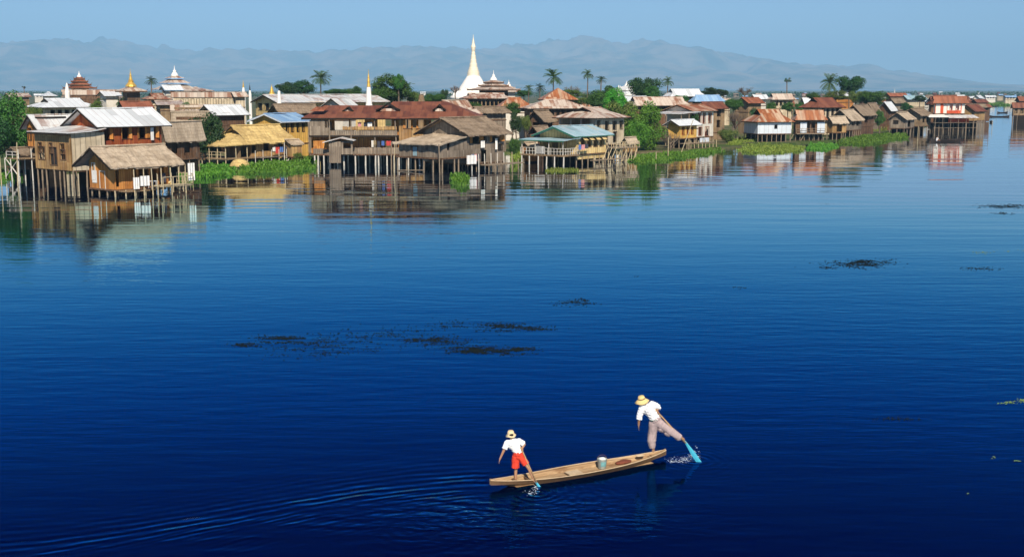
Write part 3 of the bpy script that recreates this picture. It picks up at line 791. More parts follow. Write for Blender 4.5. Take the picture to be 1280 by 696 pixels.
hm_ = Matrix.Translation(h.root.location)@Matrix.Rotation(h.root.rotation_euler[2], 4, 'Z')
def panel_thing(label, p, q, nm='white_sheet', mat='cloth', cat='sheet', mw=None, nx=8):
    mb = MB(); p, q = Vector(p), Vector(q)
    vs_ = []
    for j in range(2):
        for i in range(nx+1):
            t = i/nx; vs_.append((p.x+(q.x-p.x)*t, p.y+(q.y-p.y)*t+.05*math.sin(t*17), p.z if j == 0 else q.z))
    n = len(vs_); vs_ += [(a, b_+.03, c_) for a, b_, c_ in vs_]; w_ = nx+1
    fs = [(i, i+1, i+w_+1, i+w_) for i in range(nx)]+[(n+i, n+i+w_, n+i+w_+1, n+i+1) for i in range(nx)]
    mb.add(vs_, fs); o = mb.obj(nm, M[mat]); o.matrix_world = mw or hm_; return tag(o, label, cat)
yy = y_d+.6
panel_thing('left white sheet hung on poles below the front cottage eaves', (h.L*.27, yy, h.zf+.05), (h.L*.345, yy, h.zf+1.15))
panel_thing('wide white sheet hung beside the doorway of the front cottage', (h.L*.36, yy, h.zf+.3), (h.L*.48, yy, h.zf+1.25))
panel_thing('white sheet hung at the right end of the front cottage landing', (h.L*.93, yy-1.0, 1.2), (h.L*1.02, yy-1.0, 2.9))
o = MB().lathe([(.0, 0), (.2, .02), (.26, .2), (.22, .38), (.16, .4)], 14).obj('water_jar', M['pale'], None, True); o.matrix_world = hm_@Matrix.Translation((h.L*.72, y_d, .84)); tag(o, 'yellow round jar on the bamboo landing of the front cottage', 'jar')
mb = MB(); 
for a_, b_, z_ in ((0, .0, 0), (.0, .36, 0), (0, 0, .52), (.0, .36, .52)): pass
mb.b2((0, 0, 0), (.05, .05, .7)); mb.b2((.5, 0, 0), (.55, .05, .7)); mb.b2((0, .5, 0), (.05, .55, .7)); mb.b2((.5, .5, 0), (.55, .55, .7)); mb.b2((-.03, -.03, .7), (.58, .58, .76)); mb.b2((.05, .01, .2), (.5, .04, .26))
o = mb.obj('stool', M['tinwall']); o.matrix_world = hm_@Matrix.Translation((h.L*.56, h.y0-.75, h.zf-.1)); tag(o, 'pale blue square stool in the cottage doorway', 'stool')
mb = MB().b2((h.L*.45, h.y0-.85, h.zf-.22), (h.L*.75, h.y0-.09, h.zf-.1)); mb.obj('door_deck', M['tan'], h.root)

House('thatched_house', 'brown thatched house squeezed between the tin roofed red house and the round tree', 'house', (196, 207, 258), (138, 0), 200, 177, 153, rz=60, wm='brown', rm='th_grey', st=(4, 2), fo=((.1, .3, .1, .8, 'o'), (.5, .7, .1, .8, 'o')), maxw=11)

# ===== golden thatch house =====
h = gold = House('thatched_house', 'stilt house with bright golden thatched roof behind the green reeds', 'house', (268, 312, 372), 208, 197, 178.5, 157.5, fo=((.02, .14, .25, .8, 'o'), (.34, .48, .3, .95, 'o'), (.75, .82, .3, .8, 'w')), go=((.5, .9, 0, .8, 'o'),), wm='mat', rm='th_gold', st=(5, 4), oe=.9, og=1.0, fasc='th_gold' if False else 'dark')
# hipped porch roof and open platform before the gable
zp = zat(181.5, h.root.location.y-2); zq = zat(166, h.root.location.y-.5); pw = h.W*.95; pd = 4.0
mb = MB()
mb.gslab((-pd, pw, zp), (-pd, -.2, zp), (h.x0-.05, pw*.35, zq), (h.x0-.05, pw*.65, zq), .16, 14, 6, .05, R, .1)
mb.slab([(-pd, -.2, zp), (h.x0-.05, -.2, zp+.1), (h.x0-.05, pw*.35, zq-.005)], .14)
mb.slab([(h.x0-.05, pw, zp+.1), (-pd, pw, zp), (h.x0-.05, pw*.65, zq-.005)], .14)
mb.obj('porch_roof', M['th_gold'], h.root)
mb = MB().b2((-pd+.2, 0, h.zf-.15), (h.x0-.1, pw, h.zf)); mb.obj('porch_floor', M['tan'], h.root)
stilts(h.root, [(-pd+.3, .2+(pw-.4)*i/4) for i in range(5)]+[(-pd+2.0, .1), (-.3, .1), (-pd+2, pw-.2)], zp-.15, r=.07, mat='bamboo')
railing(h.root, (-pd+.3, .2, 0), (-pd+.3, pw-.2, 0), h.zf, .8)
mb = MB(); wall_panel(mb, (-1.2, pw*.5, 0), (0, -1, 0), (-1, 0, 0), pw*.45, h.zf, zp-.2, []); mb.obj('porch_screen', M['tan'], h.root)
stilts(h.root, [(h.L*(.1+.16*i), h.y0-1.1) for i in range(5)], h.zf+.9, r=.05, mat='palepost')
MB().tube((h.L*.66, h.y0-1.4, 0), (h.L*.72, h.y0-.9, h.ze-.2), .05, n=6).obj('leaning_pole', M['palepost'], h.root)
MB().tube((h.L*.66, h.y0-1.6, 0), (h.L*.84, h.y0-1.2, h.zf+.2), .05, n=6).obj('leaning_pole', M['palepost'], h.root)
MB().b2((h.x0, h.y0-1.2, h.zf-.14), (h.x1, h.y0-.09, h.zf-.02)).obj('ledge', M['grey'], h.root)
g = ground(300, 212); t = thing('thatched_canopy', 'small rounded thatch canopy on posts before the golden roofed house', 'canopy', g, rad(45))
zc = zat(199, g.y); ze_ = zat(207.5, g.y)
mb = MB(); prof = [(1.25, ze_-.08), (1.3, ze_), (1.15, ze_+.3), (.8, zc-.15), (.35, zc), (.02, zc+.02)]; mb.lathe(prof, 18); o = mb.obj('roof', M['th_gold'], t); 
stilts(t, [(.7, .7), (-.7, .7), (.7, -.7), (-.7, -.7)], ze_, r=.05, name='post')
House('shed', 'pale matting shed at the right end of the golden thatched house', 'shed', (350, 362, 380), (162, 0), 196, 180, 177, rz=35, wm='mat', rm='th_grey', st=(3, 2), oe=.2, og=.2)

House('plank_house', 'yellow plank house with blue and pale tin roof behind the golden thatch', 'house', (309, 352, 392), (172, 0), 180, 152, 142, rz=52, wm='yellow', rm='tin_blue', fo=wins(4, z0=.5, z1=.85, wd=.35), go=((.3, .7, .3, .7, 'w'),), oe=.6, og=.6, fasc='tinwall', z0=.2)

# ===== red-roofed long building =====
h = red = House('stilt_hall', 'long two storey hall on stilts with dark red rusted roof and grey balconies', 'hall', (377, 382, 562), (160, 0), 192, 147.5, 132, rz=4, roof='dutch', rm='tin_red', wm='orange', st=(12, 3),
    fo=((.03, .12, .52, .60, 'o'), (.14, .28, .62, .98, 'o'), (.30, .44, .62, .98, 'o'), (.46, .60, .62, .98, 'o'), (.22, .27, 0, .34, 'o'), (.08, .12, .05, .3, 'w'), (.34, .42, .05, .3, 'w'), (.46, .54, .05, .3, 'w'), (.64, .68, .55, .9, 'w'), (.73, .78, .5, .9, 's'), (.84, .90, .5, .9, 's'), (.1, .2, .36, .48, 'o'), (.3, .44, .36, .48, 'o'), (.46, .60, .36, .48, 'o')),
    oe=1.5, og=.8, hip=.6, maxw=30) if False else None
Yr = 160.0
def zr_(py, Y=Yr): return zat(py, Y)
def xr_(px, Y=Yr, py=170): return xat(px, Y, zat(py, Y))
x0, x1 = xr_(382), xr_(600); t = red = thing('stilt_hall', 'long two storey hall on stilts with dark red rusted roof and grey balconies', 'hall', (x0, Yr, 0), 0)
Lr = x1-x0; P = lambda px: xr_(px)-x0
ze_, z2f, z1f, zrA, zrB = zr_(147.5), zr_(169.5), zr_(192.5), zr_(132, Yr+5), zr_(127, Yr+7)
# main wall set back 1.7 m behind the balconies, second wing flush
mb = MB(); ops = []
for a, b_ in ((391, 408), (446, 452), (516, 524), ): pass
up = [(P(416), P(434), z2f+.1, z2f+2.5), (P(436), P(454), z2f+.1, z2f+2.4), (P(470), P(488), z2f+.1, z2f+2.4)]
lo_ = [(P(446), P(452), z1f+.1, z1f+2.0), (P(396), P(404), z1f+.8, z1f+1.7), (P(462), P(468), z1f+.8, z1f+1.7), (P(480), P(486), z1f+.8, z1f+1.7)]
ww = P(498)-P(386); off = P(386)
wall_panel(mb, (off, 1.9, 0), (1, 0, 0), (0, -1, 0), ww, z1f, ze_-.1, [tuple([q[0]-off, q[1]-off, q[2], q[3]]) for q in up+lo_])
wall_panel(mb, (off, 10.5, 0), (0, -1, 0), (-1, 0, 0), 8.6, z1f, ze_-.1, [])
mb.obj('wall', M['orange'], t)
for q in up[:0]+lo_: frame_window(t, (off, 1.9, 0), (1, 0, 0), (0, -1, 0), q[0]-off, q[1]-off, q[2], q[3], 's' if q[2] > z1f+.5 else 'd', M['brown'], M['orange'], R)
mb = MB(); w2 = Lr-P(498)-.6
ops = [(.9, 1.6, z2f+.9, z2f+2.1), (2.6, 3.3, z2f+.9, z2f+2.1), (4.3, 5.0, z2f+.9, z2f+2.1), (6.4, 7.2, z2f+.9, z2f+2.1), (8.4, 9.2, z2f+.9, z2f+2.1), (1.2, 2.0, z1f+.8, z1f+1.8), (3.4, 4.4, z1f+.8, z1f+1.8)]
wall_panel(mb, (P(498), .9, 0), (1, 0, 0), (0, -1, 0), w2, z1f, ze_-.1, ops); wall_panel(mb, (P(498)+w2, .9, 0), (0, 1, 0), (1, 0, 0), 9.6, z1f, ze_-.1, [])
mb.obj('wing_wall', M['mat'], t)
for i, q in enumerate(ops): frame_window(t, (P(498), .9, 0), (1, 0, 0), (0, -1, 0), *q, 's', M['brown'], M['orange'], R)
# grey plank box on the upper left corner
mb = MB(); bw = P(412)-P(387); wall_panel(mb, (P(387), .2, 0), (1, 0, 0), (0, -1, 0), bw, z2f, zr_(151.5), [(bw*.78, bw*.86, z2f+1.0, z2f+2.0), (bw*.90, bw*.97, z2f+1.0, z2f+2.0)])
wall_panel(mb, (P(387), 1.9, 0), (0, -1, 0), (-1, 0, 0), 1.7, z2f, zr_(151.5), []); wall_panel(mb, (P(412), .2, 0), (0, 1, 0), (1, 0, 0), 1.7, z2f, zr_(151.5), []); mb.obj('corner_room', M['grey'], t)
# floors
MB().b2((P(386), .1, z2f-.22), (P(498), 1.9, z2f)).obj('balcony_floor', M['dark'], t)
MB().b2((P(386), -.2, z1f-.2), (P(500), 10.5, z1f)).obj('floor', M['brown'], t)
MB().b2((P(499), .8, z1f-.2), (Lr-.5, 10.5, z1f)).obj('floor', M['brown'], t)
# balcony fronts
def boards(px0, px1, z0_, z1_, y, nm, mat):
    mb = MB(); a = P(px0); 
    while a < P(px1)-.1:
        wd = min(.30, P(px1)-a); mb.b2((a, y+R.uniform(-.015, .015), z0_+R.uniform(-.04, .04)), (a+wd-.02, y+.04, z1_+R.uniform(-.05, .04))); a += wd
    return mb.obj(nm, M[mat], t)
boards(412, 497, z2f-.05, zr_(163.3), .12, 'upper_balcony_front', 'grey')
boards(428, 496, zr_(163), zr_(158.5), .35, 'bamboo_screen', 'mat')
boards(428, 500, z1f-.05, zr_(184.5), -.15, 'lower_balcony_front', 'grey')
boards(391, 413, z1f-.1, zr_(186), -.1, 'lower_corner_front', 'grey')
boards(391, 413, zr_(186), zr_(176), .3, 'lower_corner_screen', 'orange')
MB().b2((P(413), .1, zr_(163.3)), (P(497), .18, zr_(163.3)+.07)).obj('handrail', M['dark'], t)
stilts(t, [(P(q), .22) for q in (412, 438.5, 468, 496)], ze_-.1, z0=z1f-.2, r=.09, mat='grey', name='post')
stilts(t, [(P(q)+R.uniform(-.1, .1), y_) for q in (393, 398, 405, 412, 421, 430, 443.5, 457, 468, 472, 484, 492, 498, 510, 525, 545) for y_ in (-.1, 3.5, 8)], z1f-.2, mat='palepost', r=.11)
for a_, b_ in ((388, 560),): MB().b2((P(a_), 7.9, -.3), (P(b_), 8.0, z1f-.2)).obj('underfloor_shade_sheet', M['dark'], t)  # added dark sheet, stands in for deep shade under the hall
# little shed with its own gable roof on the lower balcony
sx0, sx1 = P(413), P(443); zs = zr_(176.5); zk = zr_(172)
mb = MB(); wall_panel(mb, (sx0, -1.5, 0), (1, 0, 0), (0, -1, 0), (sx1-sx0)*.48, zr_(203), zs, []); wall_panel(mb, (sx0+(sx1-sx0)*.48, -1.3, 0), (1, 0, 0), (0, -1, 0), (sx1-sx0)*.5, z1f, zs+.05, [((sx1-sx0)*.1, (sx1-sx0)*.42, z1f+.8, z1f+1.5)])
wall_panel(mb, (sx0, .4, 0), (0, -1, 0), (-1, 0, 0), 1.9, zr_(203), zs, []); mb.obj('outer_room', M['grey'], t)
mb = MB(); mb.slab([(sx0-.8, -1.9, zs-.1), (sx1-1.6, -1.9, zk), (sx1-1.6, .4, zk+.1), (sx0-.8, .4, zs-.05)], .06); mb.slab([(sx1-1.595, -1.9, zk), (sx1+.2, -1.9, zs+.15), (sx1+.2, .4, zs+.15), (sx1-1.595, .4, zk+.1)], .06); mb.obj('outer_room_roof', M['tin_spot'], t)
# roofs: left block hipped with gablets, right block taller and hipped
def hiproof(xa, xb, ya, yb_, ze1, zr1, ra, rb, nm, mat, hl=True, hr=True):
    ym = (ya+yb_)/2; mb = MB()
    mb.slab([(xa, ya, ze1), (xb, ya, ze1), (rb, ym, zr1), (ra, ym, zr1)], .08); mb.slab([(xb, yb_, ze1), (xa, yb_, ze1), (ra, ym+.004, zr1), (rb, ym+.004, zr1)], .08)
    if hl: mb.slab([(xa, yb_, ze1), (xa, ya, ze1), (ra-.004, ym, zr1-.003)], .08)
    if hr: mb.slab([(xb, ya, ze1), (xb, yb_, ze1), (rb+.004, ym, zr1-.003)], .08)
    return mb.obj(nm, M[mat], t)
hiproof(P(377), P(512), 0, 11, ze_, zrA, P(399), P(488), 'roof', 'tin_red', True, False)
hiproof(P(470), Lr+.3, -.25, 13, ze_-.02, zrB, P(486), P(556), 'wing_roof', 'tin_red')
mb = MB(); q = .04
mb.b2((P(377), -.06, ze_-.24), (P(512), .0, ze_-.02)); mb.obj('fascia', M['dark'], t)
MB().b2((P(512), -.31, ze_-.26), (Lr+.3, -.26, ze_-.04)).obj('fascia', M['dark'], t)
mb = MB(); mb.slab([(P(387), .9, zr_(140)+.12), (P(404), .9, zr_(140)+.12), (P(408), 2.6, zr_(136)+.2), (P(392), 2.6, zr_(136)+.2)], .06); mb.obj('roof_patch', M['tin_orange'], t)
def dormer(px, wpx, pyb, pyt, yd):
    wv = wpx/F*(Yr+yd); c = P(px); zb, zt = zat(pyb, Yr+yd), zat(pyt, Yr+yd); mb = MB()
    pts = [(-wv/2, zb), (-wv*.28, zb+(zt-zb)*.32), (0, zt), (wv*.28, zb+(zt-zb)*.32), (wv/2, zb)]
    for (a, za), (b_, zb_) in zip(pts, pts[1:]):
        mb.slab([(c+a, yd, za), (c+b_, yd, zb_), (c+b_, yd+2.2, zb_), (c+a, yd+2.2, za)], .16)
    o = mb.obj('dormer_roof', M['dark'], t)
    mb = MB(); mb.add([(c-wv*.33, yd+.3, zb-.25), (c+wv*.33, yd+.3, zb-.25), (c+wv*.26, yd+.3, zb+.12), (c-wv*.26, yd+.3, zb+.12)], [(0, 1, 2, 3)]); mb.obj('dormer_vent', M['tin_cream'], o)
dormer(483, 30, 137, 129, 2.2); dormer(432, 14, 138.5, 133.5, 2.6); dormer(548, 16, 137, 130.5, 2.0)
p = thing('satellite_lamp', None, None) if False else None
# person standing on the upper balcony (small)
# ===== grey weathered house =====
h = gh = House('stilt_house', 'two storey weathered grey plank house on stilts with brown thatched roof at the centre', 'house', (517, 585.5, 642), 214, 205.5, 169, 147.5, fo=((.12, .3, .66, .9, 's'), (.38, .5, .7, .92, 'w'), (.66, .86, .68, .93, 's'), (.36, .52, .02, .42, 'o'), (.84, .95, .38, .58, 'm')), go=((.2, .45, .5, .8, 'o'),), wm='grey', rm='th_brown', st=(5, 4), oe=.9, og=.9, sm='orange')
zl = zat(181, h.root.location.y-5); zh_ = h.ze-.2; fz = zat(199, h.root.location.y-5); dpt = 4.8; yw = h.W*.92
mb = MB(); mb.gslab((-dpt, yw, zl), (-dpt, .1, zl), (h.x0+.3, .3, zh_+.25), (h.x0+.3, yw*.75, zh_+.35), .16, 18, 9, .05, R, .1); mb.obj('annex_roof', M['th_grey'], h.root)
mb = MB(); aw = yw-1.4; wall_panel(mb, (-dpt+.7, yw-.7, 0), (0, -1, 0), (-1, 0, 0), aw, fz, zl-.1, [(aw*.32, aw*.44, fz+.1, zl-.5), (aw*.62, aw*.70, fz+.9, zl-.6)])
wall_panel(mb, (-dpt+.7, .7, 0), (1, 0, 0), (0, -1, 0), dpt-.75+h.x0, fz-.3, zl+.25, [(1.0, 1.5, fz+.9, fz+1.7)]); mb.obj('annex_wall', M['grey'], h.root)
frame_window(h.root, (-dpt+.7, yw-.7, 0), (0, -1, 0), (-1, 0, 0), aw*.32, aw*.44, fz+.1, zl-.5, 'd', M['brown'], M['tin_teal'], R)
MB().b2((-dpt+.4, .4, fz-.18), (h.x0-.1, yw-.4, fz-.02)).obj('annex_floor', M['brown'], h.root)
stilts(h.root, [(-dpt+.6, .5+(yw-1)*i/5) for i in range(6)]+[(-dpt+2.8, .5), (-dpt+2.8, yw*.5), (-1.2, .5), (-dpt+2.8, yw-.5)], fz-.18, r=.1)
stilts(h.root, [(-dpt-.1, yw*.98), (-dpt-.2, yw*.02)], zl, r=.08)
MB().tube((-dpt-.3, yw*.82, .05), (-dpt-.3, yw*.3, .25), .07, n=6).obj('cross_pole', M['post'], h.root)
# dock at the water in front
dz = .75; mb = MB(); mb.b2((h.L*.22, h.y0-2.6, dz-.12), (h.L*1.02, h.y0-1.2, dz)); mb.obj('landing', M['post'], h.root)
stilts(h.root, [(h.L*(.24+.13*i), h.y0-2.5) for i in range(7)], dz+.5, r=.07, mat='post')
stilts(h.root, [(h.L*(.05+.14*i), h.y0-1.1) for i in range(6)], dz+1.3, r=.06, mat='palepost')
hm2 = Matrix.Translation(h.root.location)@Matrix.Rotation(h.root.rotation_euler[2], 4, 'Z')
panel_thing('white cloth hung on the grey plank wall below the middle window', (h.L*.34, h.y0-.35, h.zf+1.9), (h.L*.42, h.y0-.35, h.zf+2.8), 'white_cloth', mw=hm2)
panel_thing('white cloth hung on the grey plank wall under the right window', (h.L*.66, h.y0-.35, h.zf+1.6), (h.L*.70, h.y0-.35, h.zf+3.0), 'white_cloth', mw=hm2)
panel_thing('white patterned sheet hung at the corner between annex and grey house', (-.6, -.3, fz-.9), (.9, -.5, fz+.2), 'white_sheet', mw=hm2)
g = ground(574, 228); mat_of_plants('marsh_clump', [(566, 230), (575, 233), (583, 230), (588, 226), (580, 222), (568, 222), (562, 226)], 800, 'grass', 'small green clump growing in the water by the grey house stilts', 1.0)

# ===== green trimmed yellow house =====
h = gr = House('stilt_house', 'yellow plank stilt house with blue green tin roof and dark green trim', 'house', (664, 718, 768), 207, 193.5, 170.5, 158, fo=((.14, .27, .35, .88, 'a'), (.35, .48, .35, .88, 'a'), (.57, .70, .35, .88, 'a'), (.78, .91, .35, .88, 'a')), go=((.08, .26, .05, .8, 'o'), (.34, .5, .05, .85, 'o'), (.58, .72, .05, .8, 'd')), wm='pale', rm='tin_teal', st=(6, 4), oe=.55, og=1.2, fasc='green', fm='brown')
zl = zat(176, h.root.location.y-2.5); dpt = 2.6; yw = h.W
mb = MB(); mb.gslab((-dpt, yw, zl), (-dpt, -.2, zl), (h.x0-.02, -.2, h.ze-.25), (h.x0-.02, yw, h.ze-.25), .07, 14, 4, .01, R); mb.obj('porch_roof', M['tin_teal'], h.root)
MB().b2((-dpt-.05, -.2, zl-.22), (-dpt+.0, yw, zl-.08)).obj('fascia', M['green'], h.root)
MB().b2((-dpt+.2, 0, h.zf-.2), (h.x0-.09, yw, h.zf-.02)).obj('porch_floor', M['tan'], h.root)
railing(h.root, (-dpt+.3, 0.1, 0), (-dpt+.3, yw, 0), h.zf, .85, 'palepost', step=.5); railing(h.root, (-dpt+.3, .1, 0), (h.x0, .1, 0), h.zf, .85, 'palepost', step=.5)
stilts(h.root, [(-dpt+.3, .1+(yw-.3)*i/5) for i in range(6)], h.zf-.2, r=.1, mat='palepost')
stilts(h.root, [(-dpt+.3, .1+(yw-.3)*i/3) for i in range(4)], zl-.1, z0=h.zf-.2, r=.06, mat='palepost', name='post')
mb = MB(); wl = h.x1-h.x0; lows = [(wl*(.05+.19*i), wl*(.17+.19*i), 1.0, h.zf-.5) for i in range(5)]
wall_panel(mb, (h.x0+.1, h.y0+.1, 0), (1, 0, 0), (0, -1, 0), wl-.2, .7, h.zf-.17, lows); mb.obj('lower_wall', M['pale'], h.root)
hm3 = Matrix.Translation(h.root.location)@Matrix.Rotation(h.root.rotation_euler[2], 4, 'Z')
panel_thing('white sheet draped over the porch rail of the green trimmed house', (-dpt+.15, yw*.42, h.zf+.1), (-dpt+.15, yw*.62, h.zf+1.1), 'white_sheet', mw=hm3)
mb = MB(); mb.b2((h.L*.25, h.y0-2.2, .55), (h.L*1.1, h.y0-1.4, .65)); mb.obj('landing', M['post'], h.root)
stilts(h.root, [(h.L*(.27+.1*i), h.y0-2.1+(i % 2)*.6) for i in range(9)], 1.0, r=.06, mat='bamboo')
for i in range(3): MB().tube((h.L*(.55+.1*i), h.y0-1.5, .2), (h.L*(.72+.12*i), h.y0-1.2, 2.1), .05, n=6).obj('brace', M['bamboo'], h.root)
mat_of_plants('marsh_clump', [(682, 216), (722, 216), (722, 211), (684, 211)], 500, 'grassyel', 'thin yellowish weed line in the water before the green trimmed house', .25, .12)
House('shed', 'small orange brown shed with thatch top at the left end of the green trimmed house', 'shed', (651, 660, 676), (166, 0), 202, 183, 178, rz=40, wm='orange', rm='th_grey', st=(2, 2), oe=.15, og=.15)
# cream house behind
h = cr = House('stilt_house', 'cream two storey house with hipped rust streaked tin roof behind the green trimmed one', 'house', (690, 746, 789), (185, 0), 182, 147.5, 134.5, rz=50, roof='dutch', rm='tin_cream', wm='cream', fo=((.06, .14, .5, .9, 'w'), (.33, .45, .56, .86, 'w'), (.6, .72, .56, .86, 'w'), (.85, .95, .56, .86, 'w'), (.3, .42, .1, .42, 'm'), (.62, .74, .08, .46, 'w')), go=((.06, .3, .62, .97, 'o'), (.34, .58, .62, .97, 'o'), (.62, .86, .62, .97, 'o')), st=(5, 3), oe=.8, og=.8)
h.root; railing(h.root, (h.x0-.05, h.y0, 0), (h.x0-.05, h.y1, 0), h.zf+(h.top-h.zf)*.55, .7, 'palepost', boards=True)
# bamboo scaffold platform at right of the cream house
g = ground(770, 203); t = thing('bamboo_platform', 'tangle of bamboo posts and platform right of the green trimmed house', 'platform', g, rad(45))
stilts(t, [(i*1.1, j*1.3) for i in range(5) for j in range(3)], 2.6, r=.06, mat='bamboo', jit=.05)
mb = MB(); mb.b2((-.4, -.3, 1.9), (4.9, 3.0, 2.0)); mb.obj('platform_floor', M['post'], t)
railing(t, (-.3, -.2, 0), (4.8, -.2, 0), 2.0, .8)
for i in range(4): MB().tube((i*1.2, -.1, .1), (i*1.2+1.0, -.1, 1.9), .045, n=6).obj('brace', M['bamboo'], t)
House('shed', 'rounded tan thatch shed right of the cream house at the water', 'shed', (776, 785, 799), (178, 0), 190, 179, 172, rz=45, wm='mat', rm='th_grey', st=(3, 2), oe=.2, og=.2)

# ===== white house cluster =====
h = House('stilt_house', 'white walled house with rust and white striped roof and red framed windows', 'house', (826, 866, 898), (215, 0), 172, 139, 131, rz=52, rm='tin_mix', wm='white', fo=((.02, .14, .45, .85, 'w'), (.27, .42, .5, .88, 'w'), (.50, .62, .5, .88, 'w'), (.76, .9, .5, .88, 'w'), (.06, .2, .05, .36, 'm'), (.32, .48, .05, .36, 'm'), (.62, .8, .02, .36, 'w')), st=(5, 3), oe=.6, og=.7, fm='red')
zl = zat(142.5, 208)
mb = MB(); W_ = h.W; mb.slab([(-6.0, -1.2, zl), (h.x0, -1.2, zl+.25), (h.x0, W_*.8, zl+.3), (-6.0, W_*.8, zl)], .08); mb.obj('veranda_roof', M['tin_spot'], h.root)
stilts(h.root, [(-5.8, -1.0), (-5.8, 2), (-5.8, 5), (-3, -1.0)], zl-.1, r=.1); MB().b2((-5.9, -1, h.zf+1.5), (h.x0-.1, W_*.8, h.zf+1.65)).obj('veranda_floor', M['brown'], h.root)
h = House('hut', 'small yellow plank hut with grey blue tin roof at the water before the white house', 'hut', (828, 849, 878), (200, 0), 173.5, 157, 150, rz=50, rm='tin', wm='yellow', fo=((.15, .27, .25, .75, 'w'), (.42, .54, .25, .75, 'w'), (.68, .80, .25, .75, 'w')), st=(4, 3), oe=.5, og=1.0, fm='red')
mb = MB(); mb.b2((h.x0, h.y0-1.6, h.zf-.9), (h.x1+3.5, h.y0-.1, h.zf-.8)); mb.obj('deck', M['post'], h.root); stilts(h.root, [(h.x0+1.2*i, h.y0-1.5) for i in range(9)], h.zf-.4, r=.06, mat='bamboo')
MB().b2((h.x1+.1, h.y0-.7, h.zf-1.0), (h.x1+3.0, h.y0-.6, h.zf-.1)).obj('deck_screen', M['tinwall'], h.root)
House('plank_house', 'grey two storey plank house with dull red roof right behind the white house', 'house', (868, 884, 911), (235, 0), 166, 136, 127.5, rz=40, rm='tin_red', wm='tan', fo=((.2, .35, .62, .9, 'w'), (.6, .78, .62, .9, 'w'), (.2, .35, .2, .45, 'w'), (.6, .75, .2, .45, 'w')), oe=.7, og=.4, z0=.2)
House('plank_house', 'low house with bright blue hipped tin roof above the white house', 'house', (860, 868, 908), (262, 0), 140, 127, 119, rz=25, roof='hip', rm='tin_blue', wm='brown', oe=.7, og=.7)
House('plank_house', 'dark house with white hipped roof left of the blue roofed one', 'house', (828, 838, 884), (280, 0), 135, 120.5, 111.5, rz=18, roof='dutch', rm='tin', wm='brown', oe=.8, og=.8)

# ===== tin clad house =====
h = House('stilt_house', 'bluish tin clad stilt house with orange rust patched roof', 'house', (926, 945, 994), 179.5, 167.5, 152.5, 137, rz=14, roof='dutch', rm='tin_mix', wm='tinwall', fo=((.50, .57, .45, .75, 'w'),), st=(8, 3), oe=.5, og=.5, fl=True)
h = House('stilt_house', 'patchwork house with rusted gabled roof and white panels right of the tin clad one', 'house', (988, 993, 1035), 178, 167, 150, 138, rz=8, roof='dutch', rm='tin_mix', wm='brown', fo=((.22, .5, .08, .95, 'o'), (.55, .68, .1, .8, 'o')), st=(7, 3), oe=.8, og=.4)
for a, b_ in ((.20, .40), (.72, .95)): MB().b2((h.L*a, h.y0-.12, h.zf+.1), (h.L*b_, h.y0-.05, h.zf+2.1)).obj('wall_panel', M['tinwall'], h.root)
railing(h.root, (h.x0, h.y0-.6, 0), (h.x1, h.y0-.6, 0), h.zf, .9, 'post', boards=False); MB().b2((h.x0, h.y0-.7, h.zf-.15), (h.x1, h.y0-.09, h.zf-.02)).obj('ledge', M['post'], h.root)
for i in range(5): MB().tube((h.x0-8+2.2*i, h.y0-.2, -.2), (h.x0-7+2.2*i, h.y0-.2, 1.5), .08, n=6).obj('slanted_prop', M['post'], h.root)
h = House('hut', 'small thatched hut joined to the left of the pale thatched house', 'hut', (1030, 1040, 1062), 177, 166, 154, 146, rz=30, rm='th_grey', wm='mat', fo=((.3, .7, .05, .8, 'o'),), st=(4, 2), oe=.4, og=.4)
h = House('thatched_house', 'pale thatched grey plank house on thin stilts at the reed bank', 'house', (1034, 1063.5, 1081.5), 173.5, 163, 151, 137.5, rz=55, rm='th_grey', wm='grey', fo=((.15, .35, .45, .8, 'w'), (.55, .75, .4, .75, 'w')), go=((.2, .5, .1, .6, 'o'),), st=(6, 4), oe=.5, og=.7)
House('thatched_house', 'brown thatched house directly behind the pale thatched one', 'house', (1052, 1079, 1097), (262, 0), 158, 144.5, 131.5, rz=55, rm='th_brown', wm='brown', fo=((.3, .5, .3, .7, 'w'),), oe=.6, og=.6)
House('thatched_house', 'second brown thatched house stepping back to the right', 'house', (1076, 1093, 1103), (285, 0), 155, 141, 129, rz=55, rm='th_brown', wm='grey', oe=.6, og=.6, fo=((.3, .5, .3, .7, 'w'),))
House('plank_house', 'house with steep white tin roof behind the brown thatched pair', 'house', (1095, 1114, 1123), (290, 0), 150, 139, 127.5, rz=55, rm='tin', wm='brown', oe=.4, og=.6)
h = House('hut', 'grey hut with small thatched gable at the end of the reed bank', 'hut', (1109, 1132, 1146), 168.5, 160.5, 149.5, 141, rz=58, rm='th_grey', wm='grey', st=(4, 3), go=((.25, .55, .45, .8, 'm'),), fo=((.3, .6, .1, .8, 'o'),), oe=.4, og=.6)
h = House('stilt_house', 'two storey grey brown house with low brown roof left of the red house', 'house', (1124, 1151, 1168), 166, 158, 144.5, 136, rz=52, rm='th_brown', wm='tan', st=(4, 3), fo=((.2, .4, .35, .75, 'w'), (.6, .8, .35, .75, 'w')), go=((.2, .5, .1, .5, 'o'),), oe=.5, og=.8)
